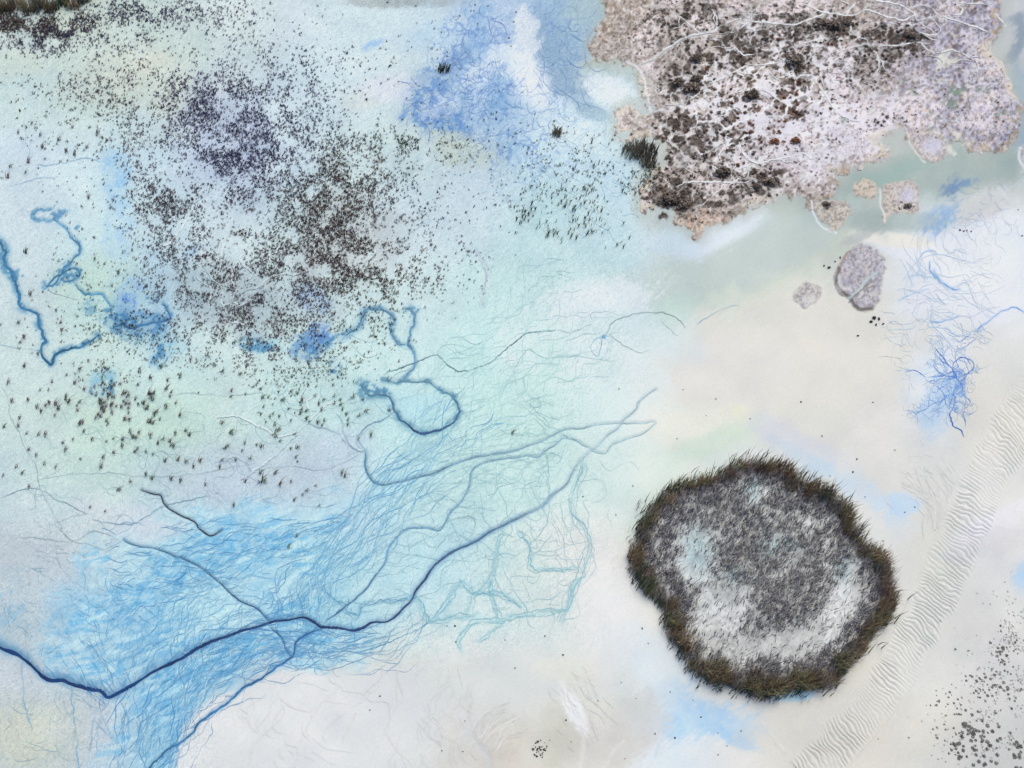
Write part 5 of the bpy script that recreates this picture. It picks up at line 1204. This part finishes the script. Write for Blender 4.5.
build_stuff("marsh_shrubs", V_, Fc, C_, "carpet of small dark and rusty cushion shrubs on the salt marsh")

# -- cushion plants in the lower right corner
rs = np.random.RandomState(66)
CUSH = (L3((84, 84, 84)), L3((142, 140, 137)))
cush_vars = [variant("cushion_plant", lambda r, a, b, c: shrub_geo(r, a, b, c, 0, 0, 0, 1.0, CUSH[0], CUSH[1], 40), 600 + k) for k in range(4)]
cn = 0
V_, Fc, C_ = [], [], []
for (a, b, c, d, m_) in ((1005, 690, 40, 60, 420), (1018, 640, 20, 40, 260), (975, 735, 40, 30, 260), (1012, 740, 24, 30, 160)):
    for k in range(m_):
        u = a + rs.randn() * c * 0.6; v = b + rs.randn() * d * 0.6
        if u > 1050 or v > 790 or rs.rand() > float(sstep(0.38, 0.55, fbm(np.array([u]), np.array([v]), 12, 993, 3)[0])): continue
        x, y = ground_xy(u, v); j = rs.uniform(0.8, 2.2)
        shrub_geo(rs, V_, Fc, C_, float(x), float(y), float(height_at(u, v)), px_size(v, rs.uniform(1.0, 2.4)), CUSH[0] * j, CUSH[1] * j, 9, 1.2)
build_stuff("tiny_cushion_plants", V_, Fc, C_, "lacy sprinkle of tiny grey cushion plants in the lower right corner")
for (a, b, c, d, m_, s0, s1, wh) in ((980, 736, 24, 18, 46, 2.4, 5, 'below the grey sand patch'), (966, 730, 14, 16, 22, 2.4, 5, 'left of the dark heap'), (1000, 690, 34, 30, 60, 1.4, 3, 'in the loose scatter'), (992, 682, 18, 10, 24, 2, 4, 'in the small upper group'), (1012, 650, 16, 26, 44, 1.4, 3, 'along the right edge'), (998, 655, 12, 10, 12, 2.4, 4, 'in the topmost group'), (1019, 755, 9, 12, 24, 2.5, 5, 'in the dark heap at the very corner'), (948, 705, 18, 14, 20, 1.6, 3, 'in the leftmost group'), (942, 735, 20, 20, 18, 1.4, 2.6, 'at the left fringe'), (972, 757, 18, 9, 26, 2.5, 5, 'on the bottom edge')):
    for k in range(m_):
        u = a + rs.randn() * c * 0.6; v = b + rs.randn() * d * 0.6
        if u > 1060 or v > 800: continue
        lab = "low dark cushion plant %s, lower right corner" % wh
        place(random.choice(cush_vars), u, v, lab, "cushion plant", "cushion plants " + wh, px_size(v, rs.uniform(s0, s1) * 0.85), rs.rand() * 6.28); cn += 1

# -- reed island
rs = np.random.RandomState(77)
REEDS = [((82, 77, 72), (196, 170, 132)), ((74, 76, 66), (174, 166, 126)), ((78, 72, 70), (182, 152, 124)), ((60, 74, 66), (134, 146, 118)), ((104, 100, 102), (188, 178, 166))]
reed_vars = [dense_variant("reed_clump", 80, 1.75, 0.52, L3(a), L3(b), 700 + k, (0.20, 0.08), 0.020) for k, (a, b) in enumerate(REEDS + REEDS)]
out = smooth_line(island_outline + [island_outline[0]], 2.0)
ctr = np.array((765.0, 580.0))
seg = np.r_[0, np.cumsum(np.hypot(*np.diff(out, axis=0).T))]
nclump = 0
for off, sp in ((2.0, 6.5), (7.0, 8.0), (12.0, 22.0)):
    for s in np.arange(0, seg[-1], sp):
        s2 = s + rs.uniform(-2, 2)
        p = np.array([np.interp(s2 % seg[-1], seg, out[:, 0]), np.interp(s2 % seg[-1], seg, out[:, 1])])
        dirc = ctr - p; dirc /= np.linalg.norm(dirc)
        top = p[1] < 520 and p[0] < 760
        if off > 11 and (top or rs.rand() < 0.45): continue
        if 5 < off < 11 and rs.rand() < (0.55 if top else 0.2): continue
        if rs.rand() < 0.08: continue
        p = p + dirc * (off + rs.uniform(-2.5, 2.5) + 2.2 * math.sin(s2 / 9.0 + 2 * math.sin(s2 / 41.0)))
        row = "outer" if off < 5 else ("middle" if off < 11 else "inner")
        an = math.degrees(math.atan2(ctr[1] - p[1], p[0] - ctr[0])) % 360
        part = row + " row, " + ["right", "upper right", "top", "upper left", "left", "lower left", "bottom", "lower right"][int((an + 22.5) // 45) % 8]
        sc = (0.5 + 0.42 * rs.rand()) * (0.85 if top else 1.0)
        k = rs.choice(len(reed_vars), p=np.array([0.2, 0.16, 0.16, 0.12 if p[0] < 700 else 0.04, 0.1] * 2) / sum([0.2, 0.16, 0.16, 0.12 if p[0] < 700 else 0.04, 0.1] * 2))
        place(reed_vars[k], p[0], p[1], "reed clump in the %s rim of the round reed island" % part, "reeds", "reed clumps, %s rim of the island" % part, sc, rs.uniform(-0.4, 0.4))
        nclump += 1
# dead reed litter and short stems inside the rim
V_, Fc, C_ = [], [], []
n = 0
sel = np.where(im > 0.9)
pal = [((84, 84, 92), (136, 134, 146)), ((114, 113, 114), (174, 172, 172)), ((150, 146, 146), (216, 212, 210)), ((124, 118, 108), (182, 170, 152)), ((200, 200, 202), (240, 240, 240))]
pal = [(L3(a), L3(b)) for a, b in pal]
N_ = 58000
pick = rs.randint(0, len(sel[0]), N_)
cu_ = iu[sel][pick] + rs.randn(N_); cv_ = iv[sel][pick] + rs.randn(N_)
edge = isd[sel][pick]
dens = 0.42 + 0.45 * np.exp(-((edge - 20) / 10) ** 2)
dens += 0.35 * np.exp(-(((cu_ - 770) / 50) ** 2 + ((cv_ - 575) / 45) ** 2))
for (a, b, c, d, k) in ((725, 605, 22, 20, 1.0), (708, 630, 20, 24, 0.9), (765, 648, 52, 11, 0.75), (845, 600, 16, 16, 0.85), (852, 570, 9, 26, 0.7), (825, 625, 20, 12, 0.6), (690, 570, 16, 14, 0.6), (698, 552, 14, 24, 0.6), (755, 485, 8, 14, 0.6), (812, 520, 20, 8, 0.5), (735, 660, 14, 8, 0.6), (790, 635, 14, 8, 0.45), (820, 640, 14, 6, 0.5), (770, 548, 8, 8, 0.4), (745, 590, 10, 5, 0.4)):
    dens -= k * np.exp(-(((cu_ - a) / c) ** 2 + ((cv_ - b) / d) ** 2))
dens = np.maximum(dens, 0.05) * (0.30 + 1.25 * sstep(0.40, 0.56, fbm(cu_, cv_, 4.2, 951, 3)))
gx, gy = ground_xy(cu_, cv_); gz = height_at(cu_, cv_) - 0.01
hue = fbm(cu_, cv_, 30, 961, 2)
for i in range(N_):
    if rs.rand() > dens[i]: continue
    centre = math.exp(-(((cu_[i] - 775) / 55) ** 2 + ((cv_[i] - 570) / 50) ** 2))
    pr = np.array([0.40 * (1 - 0.75 * centre), 0.26, 0.18 + 0.3 * centre, 0.12 + 0.25 * max(0, hue[i] - 0.4), 0.06]); k = rs.choice(5, p=pr / pr.sum())
    h = rs.uniform(0.18, 0.6) * (0.8 if k >= 2 else 1)
    j = rs.uniform(0.7, 1.5)
    blade(rs, V_, Fc, C_, gx[i], gy[i], gz[i], h, (0.35 + rs.randn() * 0.45) * h, (0.25 + rs.randn() * 0.45) * h, rs.uniform(0.012, 0.03), pal[k][0] * j, pal[k][1] * j, 2)
# dark stems scattered in the water just outside the rim
for i in range(900):
    s = rs.rand() * seg[-1]
    p = np.array([np.interp(s, seg, out[:, 0]), np.interp(s, seg, out[:, 1])])
    dirc = ctr - p; dirc /= np.linalg.norm(dirc)
    if p[0] > 800 and p[1] > 540 and rs.rand() < 0.7: continue
    p = p - dirc * abs(rs.randn()) * 5.0
    x, y = ground_xy(*p); h = rs.uniform(0.4, 1.1)
    j = rs.uniform(0.5, 1.5)
    blade(rs, V_, Fc, C_, float(x), float(y), float(height_at(*p)) - 0.01, h, (0.35 + rs.randn() * 0.2) * h, (0.15 + rs.randn() * 0.2) * h, 0.03, L3((52, 64, 62)) * j, L3((90, 106, 92)) * j, 2)
build_stuff("dead_reeds", V_, Fc, C_, "grey violet dead reed stems matted inside the round island")

# -- dark bank of reeds in the upper left corner
for k in range(26):
    u = -20 + k * 4.3 + rs.uniform(-1.5, 1.5); v = 9 + rs.uniform(-4, 5) - max(0, u - 40) * 0.10
    place(reed_vars[k % len(reed_vars)], u, v, "tall dark straw tipped reed clump on the bank in the upper left corner", "reeds", "reed clumps on the upper left bank", rs.uniform(0.8, 1.1), rs.rand())

# -- dark stones strewn on the pan
def stone_variant(seed):
    r = np.random.RandomState(seed)
    t = (1 + 5 ** 0.5) / 2
    vv = np.array([(-1, t, 0), (1, t, 0), (-1, -t, 0), (1, -t, 0), (0, -1, t), (0, 1, t), (0, -1, -t), (0, 1, -t), (t, 0, -1), (t, 0, 1), (-t, 0, -1), (-t, 0, 1)]) / 1.9
    ff = [(0, 11, 5), (0, 5, 1), (0, 1, 7), (0, 7, 10), (0, 10, 11), (1, 5, 9), (5, 11, 4), (11, 10, 2), (10, 7, 6), (7, 1, 8), (3, 9, 4), (3, 4, 2), (3, 2, 6), (3, 6, 8), (3, 8, 9), (4, 9, 5), (2, 4, 11), (6, 2, 10), (8, 6, 7), (9, 8, 1)]
    vv = vv * (0.5 * r.uniform(0.7, 1.15, (12, 1))) * np.array((1.0, r.uniform(0.6, 0.9), 0.6)) + np.array((0, 0, 0.24))
    o = make_obj("dark_stone", vv, ff, M_STONE, None, None, True); COL.objects.unlink(o); return o
stone_vars = [stone_variant(800 + k) for k in range(5)]
rs = np.random.RandomState(88)
def stone(u, v, px, lab, grp): place(random.choice(stone_vars), u, v, lab, "stone", grp, px_size(v, px), rs.rand() * 6.28, 0.0)
for k in range(46):
    r = math.sqrt(rs.rand()); th = rs.rand() * 6.28
    stone(540 + math.cos(th) * r * 7.5, 749 + math.sin(th) * r * 9, rs.uniform(1.2, 2.3), "tiny dark stone in the tight round cluster at the bottom edge", "stones in the tight cluster")
for (u, v) in ((960, 230), (964, 231), (967, 230.5), (971, 231.5)):
    stone(u, v, 2.4, "dark stone in the short row of four below the blue seep", "row of four dark stones")
for (u, v, s) in ((874, 318, 5), (879, 319, 4), (871, 322, 4), (883, 324, 3), (876, 325, 3.5), (858, 336, 3), (824, 266, 3), (829, 268, 4), (840, 258, 3), (835, 262, 2.5)):
    stone(u, v, s, "dark rock on cream sand below and left of the grey islet", "dark rocks around the grey islet")
spots = [(619, 389), (683, 390), (716, 399), (706, 416), (750, 419), (677, 439), (633, 486), (583, 497), (616, 515), (873, 402), (895, 450), (857, 459), (853, 472), (830, 476), (865, 497), (905, 512), (915, 507), (935, 530), (883, 541), (822, 436), (801, 402), (1018, 210), (1022, 236), (878, 739), (968, 651), (465, 721), (545, 636), (563, 655), (515, 668), (598, 701), (636, 699), (621, 683), (670, 692), (648, 644), (642, 629), (566, 720), (571, 742), (550, 740), (625, 759), (718, 733), (701, 717), (741, 731), (727, 746), (718, 755), (675, 738), (655, 734), (693, 700), (455, 626), (447, 626), (456, 642), (505, 640), (380, 696), (370, 710), (442, 751), (463, 752), (955, 5), (475, 5), (488, 6), (471, 11), (474, 11), (460, 16), (456, 20), (502, 20), (509, 38), (511, 46), (516, 12), (998, 103)]
for (u, v) in spots:
    stone(u, v, rs.uniform(1.3, 2.4), "tiny dark stone lying alone %s" % where(u, v, LM_FLAT), "lone stones " + where(u, v, LM_FLAT))
